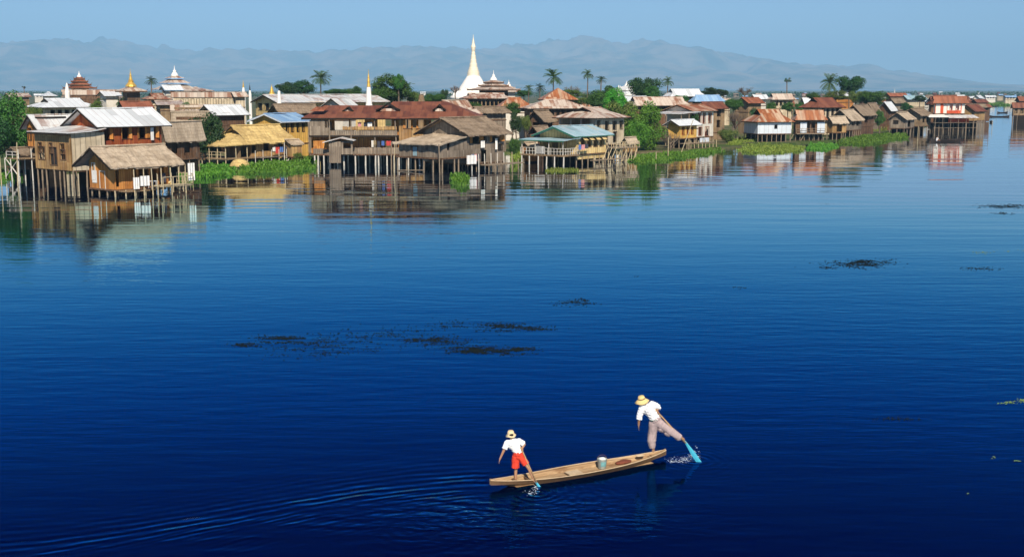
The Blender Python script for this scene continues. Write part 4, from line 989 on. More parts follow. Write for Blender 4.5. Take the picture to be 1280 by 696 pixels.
# ===== red and white house =====
h = rw = House('stilt_house', 'red and white two storey house with red tin roof standing over the water', 'house', (1162, 1166, 1213), (288, 0), 142, 129, 120.5, rz=6, roof='dutch', rm='tin_orange', wm='white', fo=((.28, .40, 0, .8, 'd'), (.50, .58, .35, .85, 'w'), (.70, .80, .35, .85, 'w')), oe=.8, og=.8, fl=True, fm='redpaint', maxw=9, st=(7, 3))
hh = h.top-h.zf; wl = h.x1-h.x0
for a, b_, c, d in ((.18, .27, 0, 1), (.41, .85, 0, .3), (.86, .89, 0, 1), (0, .02, 0, 1)): MB().b2((h.x0+wl*a, h.y0-.06, h.zf+hh*c), (h.x0+wl*b_, h.y0-.01, h.zf+hh*d-.02)).obj('painted_panel', M['redpaint'], h.root)
mb = MB(); zz_ = h.zf-.25; mb.slab([(h.x0-2.6, h.y0-2.6, zz_-.5), (h.x0+wl*.3, h.y0-2.6, zz_-.5), (h.x0+wl*.3, h.y0-.1, zz_), (h.x0-2.6, h.y0-.1, zz_)], .12); mb.obj('awning', M['cloth'], h.root)
mb = MB(); mb.slab([(h.x0+wl*.305, h.y0-3.0, zz_-.7), (h.x1+2.2, h.y0-3.0, zz_-.7), (h.x1+2.2, h.y0-.1, zz_-.1), (h.x0+wl*.305, h.y0-.1, zz_-.1)], .1); mb.obj('awning', M['tin_spot'], h.root)
z3 = zat(153.5, 288); z4 = zat(148.5, 288)
MB().b2((h.x0+wl*.45, h.y0-.4, z3), (h.x1+1.0, h.y0-.3, z4)).obj('lower_screen', M['redpaint'], h.root)
MB().b2((h.x0-1, h.y0-.2, z3-.15), (h.x1+1.5, h.y1, z3)).obj('lower_floor', M['brown'], h.root)
MB().b2((h.x0-.5, h.y0+1.0, -.3), (h.x1+1.0, h.y0+1.1, z3-.2)).obj('underfloor_shade_sheet', M['dark'], h.root)  # dark sheet added close to the front to deepen the underfloor shade
MB().b2((h.x0-.5, h.y0+1.0, z4), (h.x1+1.0, h.y0+1.1, zz_-.75)).obj('rear_shade_sheet', M['dark'], h.root)  # added dark sheet standing in for shade between lower storey and awning
stilts(h.root, [(h.x0-1+1.9*i, h.y0-2.6) for i in range(8)], zz_-.7, r=.055, mat='post')
for z_ in (1.0, 2.2): MB().tube((h.x0-1.5, h.y0-2.6, z_), (h.x1+2, h.y0-2.6, z_), .045, n=6).obj('cross_pole', M['post'], h.root)
h = House('stilt_house', 'tan walled wing with dark rusted roof at the right of the red and white house', 'house', (1196, 1219, 1234), (292, 0), 151, 139.5, 131, rz=50, rm='tin_red', wm='mat', st=(4, 3), oe=.4, og=.5)
House('plank_house', 'house with orange red roof just left behind the red and white house', 'house', (1157, 1163, 1196), (305, 0), 140, 130.5, 121.5, rz=15, rm='tin_red', wm='brown', roof='dutch', oe=.6, og=.6)
# right edge huts on the water
h = House('hut', 'grey plank hut with brown roof standing in the channel at the right edge', 'hut', (1263, 1266, 1290), (352, 0), 144, 135, 128.5, rz=8, rm='tin_red', wm='tan', st=(5, 3), fo=((.1, .25, .2, .7, 'w'), (.45, .6, .2, .7, 'w')), oe=.4, og=.4)
House('hut', 'dark red roofed hut behind the channel hut at the right edge', 'hut', (1268, 1274, 1310), (420, 0), 135, 126.5, 121, rz=8, rm='tin_red', wm='brown', st=(4, 2), oe=.5, og=.5)

# ===== back rows =====
def back(label, xs, Y, ye, yr, yf=None, rz=25, roof='gable', rm='tin', wm='cream', fo=(), go=(), **k):
    return House(k.pop('name', 'house'), label, k.pop('cat', 'house'), xs, (Y, 0), yf or min(ye+14, 150), ye, yr, rz=rz, roof=roof, rm=rm, wm=wm, fo=fo, go=go, z0=.15, **k)
back('long pale tin roofed cream building behind the left houses', (30, 53, 127), 168, 134, 123.5, 150, 40, 'dutch', 'tin', 'cream', fo=wins(6, z0=.4, z1=.75, k='m', wd=.45), go=wins(3, z0=.4, z1=.75, k='m'))
back('low building with red orange tin roof behind the big pale roof', (146, 154, 193), 200, 134.5, 127, 142, 25, 'gable', 'tin_orange', 'tan')
mon1 = back('long monastery hall with cream pink roof below the left tiered spire', (70, 79, 152), 300, 118.5, 112.5, 124, 12, 'dutch', 'tin_cream', 'brown', fo=wins(8, z0=.2, z1=.9, k='o'), name='monastery', cat='monastery')
back('white gabled roof beside the left monastery hall', (120, 131, 153), 285, 120, 114.5, 124, 35, 'gable', 'tin', 'white')
back('house with orange patched roof left of the many tiered monastery', (176, 184, 216), 262, 124, 117, 132, 22, 'dutch', 'tin_mix', 'cream', fo=wins(3))
mon2 = back('long monastery with rust streaked roof and cream arcaded wall', (210, 214, 302), 262, 121.5, 115.5, 132, 8, 'hip', 'tin_cream', 'cream', fo=wins(10, z0=.15, z1=.8, k='w'), name='monastery', cat='monastery', maxw=22)
back('monastery block with bright orange rust roof behind the long arcade', (222, 228, 268), 285, 113.5, 109, 120, 20, 'hip', 'tin_cream', 'white', fo=wins(4), hip=1.5)
back('white gabled monastery block below the blue edged spire', (198, 207, 230), 280, 112.5, 106.5, 120, 45, 'gable', 'tin', 'white', fo=((.3, .7, .3, .8, 'm'),), go=((.2, .35, .4, .8, 'm'), (.6, .75, .4, .8, 'm')), fasc='tin_blue')
back('small house at the right end of the arcaded monastery', (286, 293, 311), 262, 121, 115.5, 134, 30, 'gable', 'tin_cream', 'cream', go=((.3, .6, .3, .8, 'm'),))
back('house with plain bluish white tin roof behind the round tree', (244, 267, 313), 188, 144, 131.5, 156, 45, 'gable', 'tin', 'brown')
back('house with red and white striped low roof left of the bluish tin roof', (206, 213, 262), 212, 138, 131, 148, 15, 'gable', 'tin_cream', 'tan', fo=wins(4))
back('grey thatched roof behind the round tree', (206, 214, 262), 168, 152, 140, 162, 15, 'gable', 'th_grey', 'brown')
back('house with dull brown roof above the tiled left cluster', (190, 196, 232), 225, 131, 126, 138, 18, 'gable', 'tin_cream', 'tan')
lg = back('long grey roofed school hall with orange cream gable behind the red roofed hall', (313, 346, 488), 205, 128, 118.5, 146, 33, 'gable', 'tin_spot', 'pale', go=((.12, .28, .4, .85, 'm'), (.42, .58, .4, .85, 'm'), (.72, .88, .4, .85, 'm')), maxw=34, name='hall', cat='hall')
back('brown thatched roof between the long grey hall and the blue roof', (334, 349, 402), 184, 141, 130.5, 150, 40, 'gable', 'th_brown', 'grey', go=((.3, .7, .2, .7, 'o'),))
back('small gabled house peeping over the left part of the red roof', (398, 430, 452), 190, 135.5, 123, 150, 60, 'gable', 'tin_spot', 'white', go=((.3, .45, .3, .7, 'm'), (.6, .75, .3, .7, 'm')))
back('house with cream corrugated roof above the grey thatched house', (545, 560, 592), 200, 136, 125.5, 146, 48, 'gable', 'tin_cream', 'brown')
back('low house with cream sloping roof just behind the red roof end', (560, 577, 604), 180, 143, 137, 150, 40, 'gable', 'tin_cream', 'grey')
back('grey tin roofed house between the cream roof and the marsh bushes', (584, 600, 640), 188, 141, 134, 150, 35, 'gable', 'th_brown', 'grey')
mon3 = back('monastery with columned veranda and pale roof below the white stupa', (574, 579, 642), 275, 123, 116.5, 133, 10, 'dutch', 'tin_cream', 'tan', fo=wins(9, z0=.05, z1=.85, k='o', wd=.75), name='monastery', cat='monastery')
back('square pavilion with rust orange hipped roof right of the stupa', (618, 624, 668), 232, 134.5, 122, 141, 14, 'hip', 'tin_mix', 'white', fo=wins(3), hip=.8)
py1 = back('wide lower hall with pale rusted roof skirts below the orange pyramid roof', (650, 659, 738), 225, 135.5, 124.5, 150, 12, 'hip', 'tin_cream', 'brown', fo=wins(9, z0=.2, z1=.8, k='w', wd=.4), hip=.9)
py2 = back('steep orange pyramid roof of the hall behind the cream house', (672, 679, 723), 232, 124.5, 110, 132, 12, 'pyramid', 'tin_mix', 'brown')
back('thatched house with dark gable left of the green trimmed house', (655, 680, 698), 190, 152, 138.5, 165, 55, 'gable', 'th_brown', 'brown', go=((.2, .7, .1, .7, 'o'),))
back('small dark house with thatch half hidden behind the yellow shed', (660, 672, 690), 178, 166, 158, 176, 50, 'gable', 'th_brown', 'brown')
back('wide white tin roofed house among trees right of the cream house', (780, 791, 864), 235, 132, 121.5, 142, 20, 'dutch', 'tin_cream', 'brown', fo=wins(6))
back('second pale roof just left of the wide white roof', (776, 784, 812), 250, 127, 120.5, 135, 45, 'gable', 'tin', 'brown')
back('house with cream hipped roof right of the bare tree', (958, 965, 996), 300, 124.5, 117.5, 136, 18, 'dutch', 'tin_cream', 'cream', fo=wins(4))
back('red roofed house just behind the bare round shrub', (918, 935, 957), 268, 129, 122, 140, 35, 'gable', 'tin_orange', 'tan')
back('dark red roofed house with cream posts behind the rusted roofs', (998, 1024, 1058), 262, 134.5, 122.5, 150, 38, 'dutch', 'tin_red', 'cream', fo=wins(4, z0=.1, z1=.9, k='m'))
back('house with pale blue white roof and orange wall beside the tall palm', (1036, 1046, 1072), 330, 120.5, 116, 128, 40, 'gable', 'tin', 'orange')
back('grey gabled roof beyond the red roofed house', (936, 944, 962), 330, 124, 118.5, 132, 40, 'gable', 'tin', 'white')
back('brown roofed house right of the tall palms', (1070, 1078, 1100), 350, 122, 117, 128, 30, 'gable', 'th_brown', 'brown')
back('house with teal green roof in the right village', (1124, 1134, 1160), 380, 124.5, 119.5, 134, 40, 'gable', 'tin_teal', 'cream')
back('orange rusted roof at the top of the right village', (1104, 1112, 1136), 420, 120.5, 116.5, 128, 30, 'gable', 'tin_orange', 'brown')
back('house with dark roof behind the steep white roof', (1108, 1118, 1134), 340, 129, 123, 138, 40, 'gable', 'th_brown', 'grey')
back('low cream house at the back of the left monastery', (4, 12, 40), 330, 121, 117, 126, 30, 'gable', 'tin_cream', 'tan')
back('pale blue roofed house left of the monastery hall', (50, 56, 72), 310, 120, 115, 125, 25, 'hip', 'tin', 'white')
# middle fill, each described by its roof and neighbours
rf = random.Random(5)
FILL = [(462, 300, 'tin'), (505, 260, 'tin_cream'), (668, 300, 'tin_cream'), (735, 290, 'tin_mix'), (757, 320, 'tin'), (905, 330, 'tin_cream'), (925, 380, 'tin'), (985, 380, 'tin_red'), (1010, 350, 'tin'), (1088, 430, 'tin')]
for i, (px, Yv, rm) in enumerate(FILL):
    wpx = 26*300/Yv; z = 6.2+rf.random()*1.4; pr = 112+(H-z)*F/Yv; pe = pr+1.9*F/Yv
    lab = ['pale roof glimpsed behind the white spire', 'cream roof glimpsed behind the big tree and red roof', 'cream roof glimpsed left of the orange pyramid roof', 'rusted roof glimpsed right of the orange pyramid roof', 'pale roof glimpsed below the twin palms', 'cream roof beside the dark round tree on the skyline', 'pale roof under the leafless tree', 'dull red roof under the lone thin tree', 'pale roof between the thin tree and the tall palm', 'pale roof beyond the shrub right of the tall palm'][i]
    back(lab, (px-wpx*.5, px-wpx*.2, px+wpx*.5), Yv, pe, pr, pe+6, rf.choice((15, 30, 45)), rf.choice(('gable', 'dutch')), rm, rf.choice(('cream', 'tan', 'brown', 'white')), fo=wins(3), maxw=16)
# far houses of the right village
protos = []
for k, (rm, wm_, lb_) in enumerate((('tin', 'white', 'pale'), ('tin_cream', 'tan', 'cream'), ('tin_red', 'brown', 'red brown'), ('th_brown', 'grey', 'brown'), ('tin_blue', 'cream', 'bluish'))):
    hh = back('x', (1150, 1160, 1190), 420, 124, 118.5, 132, 40, 'gable', rm, wm_, fo=wins(3, k='m'), maxw=12, name='far_house'); protos.append((hh, lb_)); 
used = set(); fcount = 0
for row, (Yv, n, xa, xb) in enumerate(((360, 6, 1160, 1222), (440, 9, 1090, 1232), (530, 11, 1080, 1232), (650, 13, 1040, 1236), (820, 15, 960, 1290), (1080, 22, 880, 1300), (1400, 22, 700, 1330), (1900, 24, 500, 1340), (900, 6, 0, 200))):
    for i in range(n):
        px = xa+(xb-xa)*(i+.5*rf.random()+.25)/n; k = rf.choice((0, 0, 0, 1, 1, 2, 3, 3, 4)) if row > 2 else rf.choice((0, 1, 2, 3, 2, 0))
        hh, lb_ = protos[k]; far_lab = 'small %s roofed house in the hazy far end of the village' % lb_ if row > 3 else 'distant %s roofed house in the crowded right village' % lb_
        Yj = Yv*rf.uniform(.95, 1.06); loc = (xat(px, Yj, 3), Yj, 0); sc = rf.uniform(.8, 1.15)*(.72 if row > 3 else .92)
        if k not in used: used.add(k); r = hh.root; r.location = loc; r['label'] = far_lab
        else: r = dup(hh.root, loc, 0, far_lab)
        r.rotation_euler = (0, 0, rf.choice((rad(20), rad(45), rad(60), rad(35)))); r.scale = (sc, sc, sc*(.9 if row < 6 else 1.0)); r['group'] = 'far houses of the hazy village'
        r['label'] = far_lab

# ===== stupas, spires, tiered roofs =====
def at_(px, Yv): return (xat(px, Yv, 6), Yv, 0)
Yv = 330.0; t = thing('stupa', 'tall white bell shaped stupa with pale gold spire rising behind the village', 'stupa', at_(592, Yv))
z = lambda py: zat(py, Yv); s_ = Yv/F
bell = [(30, 124), (28, 120), (24, 119.5), (23, 117), (20.5, 116.4), (19.0, 112), (16.2, 108), (13.6, 104), (11, 100), (8.6, 96.2), (8.0, 95)]
mb = MB().lathe([(a*s_, z(b_)) for a, b_ in bell], 32); mb.obj('bell', M['stucco'], t, True)
spire = [(7.6, 95.0), (7.9, 94), (7.4, 92.5), (7.6, 91), (6.9, 90), (7.0, 88.5), (6.1, 87.8), (5.6, 85), (5.0, 84), (4.6, 80), (4.0, 79), (3.7, 75), (3.2, 74), (3.0, 70), (2.5, 69), (2.4, 66), (1.8, 65)]
MB().lathe([(a*s_, z(b_)) for a, b_ in spire], 24).obj('spire', M['cgold'], t)
MB().lathe([(1.8*s_, z(65)), (2.5*s_, z(62)), (3.0*s_, z(59)), (2.6*s_, z(57.5)), (1.9*s_, z(56)), (1.4*s_, z(53)), (.9*s_, z(50)), (.35*s_, z(47)), (.05, z(43.5))], 16).obj('finial', M['cgold'], t)
for k in range(7):
    a = k*2*math.pi/7+.2; o = MB().lathe([(3.2*s_, z(124)), (3.0*s_, z(119)), (2.0*s_, z(117)), (.8*s_, z(114.5)), (.15, z(111))], 12, (math.cos(a)*24*s_, math.sin(a)*24*s_, 0)).obj('corner_stupa', M['stucco'], t)
def small_spire(px, ytop, ybase, Yv, wpx, label, gold_from=.45, body='stucco', top='gold', name='spire', cat='spire'):
    t = thing(name, label, cat, at_(px, Yv)); zt = zat(ytop, Yv); zb = zat(ybase, Yv); w_ = wpx/2*Yv/F; zm = zb+(zt-zb)*gold_from
    MB().lathe([(w_*1.25, .1), (w_*1.2, zb-.3), (w_, zb), (w_*.82, zb+(zm-zb)*.5), (w_*.6, zm)], 12).obj('body', M[body], t)
    MB().lathe([(w_*.55, zm), (w_*.62, zm+.1), (w_*.42, zm+(zt-zm)*.25), (w_*.48, zm+(zt-zm)*.3), (w_*.28, zm+(zt-zm)*.5), (w_*.3, zm+(zt-zm)*.55), (w_*.1, zm+(zt-zm)*.75), (.02, zt)], 12).obj('tip', M[top], t)
    return t
small_spire(461.5, 87, 131, 198, 8, 'slim white spire with gold tip standing behind the red roof', .5)
small_spire(85, 103, 114, 296, 5, 'tiny white spire at the left end of the monastery hall', .6, top='stucco')
small_spire(305, 100, 116, 290, 4, 'slim gold tipped spire right of the arcaded monastery', .4)
small_spire(313, 104, 117, 300, 3, 'thin dark spire beside the gold tipped one', .3, top='dark')
small_spire(340.5, 106, 119, 232, 9, 'golden bell spire above the left end of the long grey roof', .25, 'gold')
small_spire(349.5, 113, 131, 204, 5.5, 'short white tapered post against the long grey roof', .9, top='stucco', name='white_post', cat='post')
small_spire(527, 118, 128, 215, 9, 'stubby cream tower top behind the red roof', .9, body='tan', top='tan', name='tower', cat='tower')
def tiered(px, Yv, tiers, fin, label, mat='tin_cream', wmat='white', edge='tin_blue', finmat='stucco', name='tiered_pavilion'):
    """tiers: (half width px, eave py, top py)"""
    t = thing(name, label, 'pavilion', at_(px, Yv), rad(38)); z = lambda py: zat(py, Yv); s_ = Yv/F*1.12; pz = .1
    for i, (hw, pe, pt) in enumerate(tiers):
        hw_ = hw*s_; nxt = (tiers[i+1][0]*.62 if i+1 < len(tiers) else 1.2)*s_; body = hw_*.72
        MB().box((0, 0, (pz+z(pe))/2), (body*1.5, body*1.5, z(pe)-pz)).obj('tier_wall', M[wmat], t)
        mb = MB(); q = math.sqrt(2)
        mb.lathe([(hw_*q*1.02, z(pe)-.02), (hw_*q*.98, z(pe)+.12), (hw_*q*.8, z(pe)+(z(pt)-z(pe))*.3), (nxt*q*1.15, z(pt))], 4)
        ro = mb.obj('tier_roof', M[mat], t)
        mb = MB()
        for sx, sy in ((1, 1), (1, -1), (-1, 1), (-1, -1)): mb.tube((sx*hw_*.93, sy*hw_*.93, z(pe)+.02), (sx*hw_*1.08, sy*hw_*1.08, z(pe)+.5), .09, .02, n=5)
        mb.obj('corner_horn', M[edge], ro); mb = MB()
        for a in range(4):
            m_ = Matrix.Rotation(a*math.pi/2, 4, 'Z'); c = m_@Vector((hw_+.03, 0, z(pe)-.12)); mb.box(c, (.07, hw_*2+.05, .3), a*math.pi/2)
        mb.obj('eave_board', M[edge], ro); pz = z(pt)-.1
    hw_ = tiers[-1][0]*s_; zt0 = z(tiers[-1][2])
    MB().lathe([(hw_*.5, zt0-.1), (hw_*.42, zt0+.3), (hw_*.2, zt0+(z(fin)-zt0)*.35), (hw_*.24, zt0+(z(fin)-zt0)*.42), (.1, zt0+(z(fin)-zt0)*.6), (.03, z(fin))], 10).obj('finial', M[finmat], t)
    return t
tiered(101, 305, [(14, 110, 107), (9.5, 106, 102.5), (7, 102, 99), (4.5, 98.5, 96)], 89, 'dark red many tiered wooden spire over the left monastery hall', 'tin_orange', 'tin_cream', 'brown')
tiered(220, 290, [(20, 112, 106), (13, 104, 99.5), (8, 98, 94.5)], 82, 'white tiered pavilion with blue roof edges and slim white spire', 'tin_cream', 'white', 'tin_blue')
tiered(165, 285, [(13, 114, 108), ], 92, 'pavilion with cream roof and golden spire between two monasteries', 'tin_cream', 'brown', 'brown', 'gold')
MB_ = small_spire(165, 86, 110, 285, 9, 'golden spire rising from the cream roofed pavilion', .2, 'gold')
tiered(617, 300, [(21, 112, 108), (12, 107, 104), (8, 103, 100)], 88, 'dark edged tiered pavilion just right of the white stupa', 'tin_cream', 'brown', 'brown')
tiered(636, 318, [(9, 114, 111), (5, 110, 107.5)], 100, 'small pink white tiered shrine right of the tiered pavilion', 'tin_cream', 'white', 'tin_cream')
tiered(783, 300, [(13, 118, 113), (9, 112, 109), (5, 109, 107)], 101, 'white temple with small corner spires between the trees right of the palms', 'tin', 'stucco', 'stucco')
small_spire(773, 106, 116, 296, 3, 'left corner turret of the white temple', .7, top='stucco', name='turret', cat='turret')
small_spire(793, 106, 116, 296, 3, 'right corner turret of the white temple', .7, top='stucco', name='turret', cat='turret')
small_spire(1118, 110, 119, 620, 1.6, 'faint thin mast on the hazy skyline at the right', .3, 'stucco', 'stucco', 'mast', 'mast')

# ===== vegetation =====
tree(10, 118, 200, 64, 142, 'leaf1', 'dense green tree at the left edge beside the orange plank house')
for px, top, bot, w_, Yv, k, lab in ((590, 126, 140, 22, 215, 'leaf2', 'green tree in front of the columned monastery veranda'), (602, 131, 146, 16, 195, 'leaf3', 'small green tree between the cream roofs left of the rust pavilion'), (640, 128, 146, 24, 212, 'leaf1', 'green tree at the right foot of the rust orange pavilion'),
    (724, 120, 132, 26, 256, 'yel2', 'pale green tree right of the orange pyramid roof'), (528, 122, 132, 24, 222, 'leaf3', 'green tree behind the middle of the dark red roof'), (850, 118, 130, 22, 262, 'leaf2', 'green tree between the wide white roof and the white hipped roof'), (868, 140, 158, 12, 214, 'dark2', 'dark bush tucked beside the white walled house'),
    (964, 128, 142, 16, 262, 'leaf1', 'green tree just above the orange rust patched roof'), (1018, 116, 126, 22, 320, 'leaf3', 'green tree left of the tall palm in the right village'), (1150, 119, 128, 18, 345, 'dark1', 'dark tree behind the two storey grey brown house'), (120, 126, 138, 16, 172, 'yel1', 'olive tree at the right end of the long pale tin roof'), (232, 128, 140, 14, 222, 'leaf1', 'green tree before the arcaded monastery')):
    tree(px, top, bot, w_, Yv, k, lab, name='bush' if 'bush' in lab else 'tree', cat='bush' if 'bush' in lab else 'tree')
tree(768, 114, 150, 36, 215, 'brt1', 'bright green leafy tree behind the cream house')
tree(745, 116, 136, 30, 240, 'leaf1', 'green tree behind the hipped cream roof')
tree(-14, 135, 205, 50, 138, 'dark2', 'dark green tree cut off by the left edge')
tree(44, 133, 158, 26, 150, 'yel1', 'reddish olive tree top behind the left tin roof')
tree(18, 192, 214, 30, 136, 'low1', 'low green bush at the foot of the left edge tree', trunk=False, name='bush', cat='bush')
tree(256, 141, 204, 60, 160, 'dark1', 'round dark green tree left of the golden thatched house')
tree(238, 160, 205, 30, 163, 'dry1', 'bare twiggy bush left of the round tree', name='bush', cat='bush')
for px, top, bot, w_, Yv, k, lab in ((360, 102, 120, 32, 270, 'dark3', 'dark round tree left of the tall palm'), (379, 100, 120, 34, 275, 'dark1', 'reddish dark tree just left of the tall palm'), (422, 110, 121, 40, 280, 'leaf2', 'low green tree right of the tall palm'),
    (443, 108, 122, 24, 250, 'leaf3', 'green tree left of the slim white spire'), (489, 94, 131, 58, 225, 'leaf1', 'big spreading green tree right of the white spire'), (472, 108, 130, 24, 222, 'leaf2', 'leafy tree touching the white spire'), (498, 93, 112, 17, 222, 'leaf3', 'feathery upper tree top above the big tree'), (515, 113, 130, 20, 226, 'yel2', 'yellow green tree below the small palm'),
    (543, 116, 130, 30, 240, 'leaf2', 'low green tree between the red roof and the stupa'), (556, 110, 126, 10, 250, 'dark2', 'narrow dark tree left of the stupa'),
    (712, 112, 124, 40, 262, 'yel1', 'olive trees behind the tall dark palm'), (716, 104, 120, 22, 270, 'dry1', 'bare brownish tree top beside the tall dark palm'), (735, 117, 125, 12, 300, 'dark3', 'small dark tree on the skyline right of the tall palm'),
    (655, 113, 121, 24, 300, 'leaf1', 'green tree under the low palms'), (757, 108, 142, 50, 250, 'leaf3', 'bushy green tree below the twin palms'), (777, 122, 165, 48, 205, 'yel2', 'yellow flowering bushy tree right of the cream house'),
    (806, 93, 128, 42, 262, 'dark2', 'tall dark green tree right of the white temple'), (814, 108, 127, 26, 258, 'leaf1', 'green tree below the tall dark one'), (889, 109, 121, 26, 320, 'dark3', 'dark rounded tree on the skyline right of the white roof'), (904, 112, 121, 16, 325, 'dark1', 'smaller dark tree touching the rounded one'),
    (808, 133, 196, 52, 196, 'brt1', 'large bright green tree at the shore right of the cream house'), (795, 150, 198, 34, 194, 'brt2', 'bright green bush at the left foot of the large shore tree'), (838, 158, 193, 34, 197, 'dry2', 'brown twiggy bush between the bright tree and the yellow hut'),
    (917, 122, 138, 24, 262, 'leaf2', 'green tree behind the bare round shrub'), (945, 135, 160, 20, 245, 'dark1', 'dark green bush left of the rusted roofs'), (1000, 128, 140, 14, 300, 'leaf3', 'small green tree left of the dark red roof'),
    (1062, 92, 119, 38, 320, 'dark2', 'dense dark tree right of the tall palm'), (1045, 113, 126, 34, 290, 'yel1', 'yellow green tree under the tall palm'), (1090, 112, 132, 40, 296, 'leaf2', 'wide soft green tree above the thatched houses'), (1070, 112, 130, 22, 300, 'yel2', 'pale olive tree left of the wide soft one'),
    (1133, 128, 140, 16, 292, 'dark1', 'dark bush between the white roof and the low brown roof'), (1100, 138, 158, 14, 272, 'leaf1', 'small green tree at the reed bank before the thatched houses'), (645, 139, 168, 18, 190, 'dark3', 'dark leafy bush behind the grey house end'), (657, 142, 165, 16, 186, 'yel2', 'yellow flowering bush beside the thatched dark gable'),
    (643, 170, 205, 18, 176, 'leaf2', 'green bush right of the grey plank house'), (372, 190, 204, 20, 163, 'yel1', 'pale bushy growth right of the golden house'), (700, 118, 128, 26, 300, 'leaf1', 'green tree behind the pyramid roof'),
    (910, 160, 186, 26, 224, 'yel2', 'yellow green bush at the shore left of the tin clad house'), (1108, 128, 142, 24, 300, 'leaf3', 'green tree behind the steep white roof'), (985, 128, 140, 18, 270, 'leaf1', 'green bush beside the cream hipped house')):
    tree(px, top, bot, w_, Yv, k, lab, name='bush' if 'bush' in lab else 'tree', cat='bush' if 'bush' in lab else 'tree')
tree(920, 131, 163, 30, 236, 'dry3', 'bare round grey brown shrub by the tin clad house', name='bush', cat='bush')
tree(931, 106, 121, 24, 340, 'dry1', 'leafless brown tree on the skyline')
tree(569, 104, 118, 16, 300, 'dry2', 'bare reddish tree left of the stupa')
tree(984, 96, 105, 12, 330, 'thin1', 'lone thin tree with small flat crown on the skyline')
tree(30, 107, 112, 7, 420, 'thin2', 'tiny lone tree on the skyline at the left')
palm(189, 94, 101, 18, 268, 0, 'short palm between the golden spire and the white tiered pavilion')
palm(401, 88, 98, 30, 240, 2, 'tall palm behind the long grey roof')
palm(510, 101, 108, 18, 232, 1, 'small palm right of the big spreading tree')
palm(692, 84, 97, 28, 262, 2, 'tall dark palm behind the orange pyramid roof')
palm(735, 85, 93, 18, 268, 0, 'left one of the twin slender palms')
palm(751.5, 93, 100, 17, 262, 1, 'right and lower one of the twin slender palms')
palm(835, 94, 102, 17, 300, 0, 'slender palm above the white hipped roof')
palm(1037, 89, 104, 26, 300, 2, 'tall palm left of the dense dark tree in the right village')
palm(661, 104, 111, 16, 275, 1, 'leftmost low palm before the tall dark palm')
palm(675, 103, 110, 16, 278, 0, 'low palm touching the tall dark palm')
palm(123, 121, 127, 16, 180, 1, 'banana like palm behind the big pale tin roof, the left one')
palm(150, 120, 127, 14, 205, 0, 'banana like palm behind the big pale tin roof, the right one')
palm(880, 116, 121, 9, 400, 1, 'tiny palm far behind the blue roof')
# far tree line
def far_trees():
    rd = random.Random(4); mb = MB()
    for k in range(9000):
        Yv = rd.choice((1500, 1900, 2400, 3000)); px = rd.uniform(-60, 1360); q = noise.noise(Vector((px*.03, Yv, 0)))*.5+.5
        z_ = rd.random()*(2+7*q*rd.random()); x_ = xat(px, Yv, 3); s = 1.6*rd.uniform(.5, 1.2); y_ = Yv+rd.uniform(-25, 25); a = rd.uniform(0, 3)
        mb.add([(x_-s*math.cos(a), y_-s*math.sin(a), z_), (x_+s*math.cos(a), y_+s*math.sin(a), z_-.3), (x_+s*.6, y_, z_+s), (x_-s*.6, y_+.3, z_+s*.8)], [(0, 1, 2, 3)])
    tag(mb.obj('far_woods', M['leafdark']), 'thin line of far off woods along the hazy lake shore', 'woods', kind='stuff')
far_trees()
# marsh plants along the waterline
mat_of_plants('marsh_plants', [(220, 214), (262, 224) if False else (232, 226), (262, 222), (291, 218), (292, 211), (262, 209), (225, 207)], 7000, 'grass', 'bright green reeds between the front cottage and the golden thatched house', .75)
mat_of_plants('marsh_plants', [(297, 216), (330, 219), (372, 214), (394, 211), (396, 202), (372, 200), (340, 205), (300, 209)], 9000, 'grass', 'bright green reeds at the foot of the golden thatched house', 1.0)
mat_of_plants('marsh_plants', [(638, 205), (652, 204), (655, 190), (640, 188)], 2500, 'grassyel', 'yellow green plants between the grey house and the green trimmed house', 1.3)
mat_of_plants('marsh_plants', [(784, 201), (800, 204), (842, 200), (880, 194), (902, 190), (900, 187), (860, 190), (800, 195), (786, 197)], 9000, 'grass', 'long green bank of reeds below the bright shore tree', .5, .17)
mat_of_plants('marsh_plants', [(912, 184), (935, 181), (948, 178), (940, 175), (910, 178)], 4500, 'grassyel', 'yellow green growth left of the tin clad house', .9, .2)
mat_of_plants('marsh_plants', [(923, 189), (955, 193), (1004, 189), (1002, 183), (960, 180), (928, 182)], 6500, 'grassyel', 'yellow green reed patch below the tin clad house', .45, .16)
mat_of_plants('marsh_plants', [(1008, 187), (1030, 189), (1044, 184), (1040, 180), (1015, 180)], 3000, 'grass', 'green reed patch below the patchwork house', .45, .16)
mat_of_plants('marsh_plants', [(1046, 181), (1075, 182), (1110, 177), (1134, 174), (1132, 168), (1085, 170), (1055, 175)], 7000, 'grass', 'green reed bank below the thatched houses on the right', .6, .2)
mat_of_plants('marsh_plants', [(1086, 166), (1108, 165), (1110, 156), (1088, 158)], 2500, 'grassyel', 'yellow flowering plants before the brown thatched houses', 1.3, .22)
mat_of_plants('marsh_plants', [(1222, 133.0), (1262, 132.6), (1262, 129.2), (1225, 129.2)], 2500, 'grass', 'pale green far bank across the channel at the right', .6, .6)
mat_of_plants('marsh_plants', [(-20, 228), (24, 226), (28, 216), (-20, 214)], 3000, 'grass', 'green water plants at the left edge below the tree', .8)
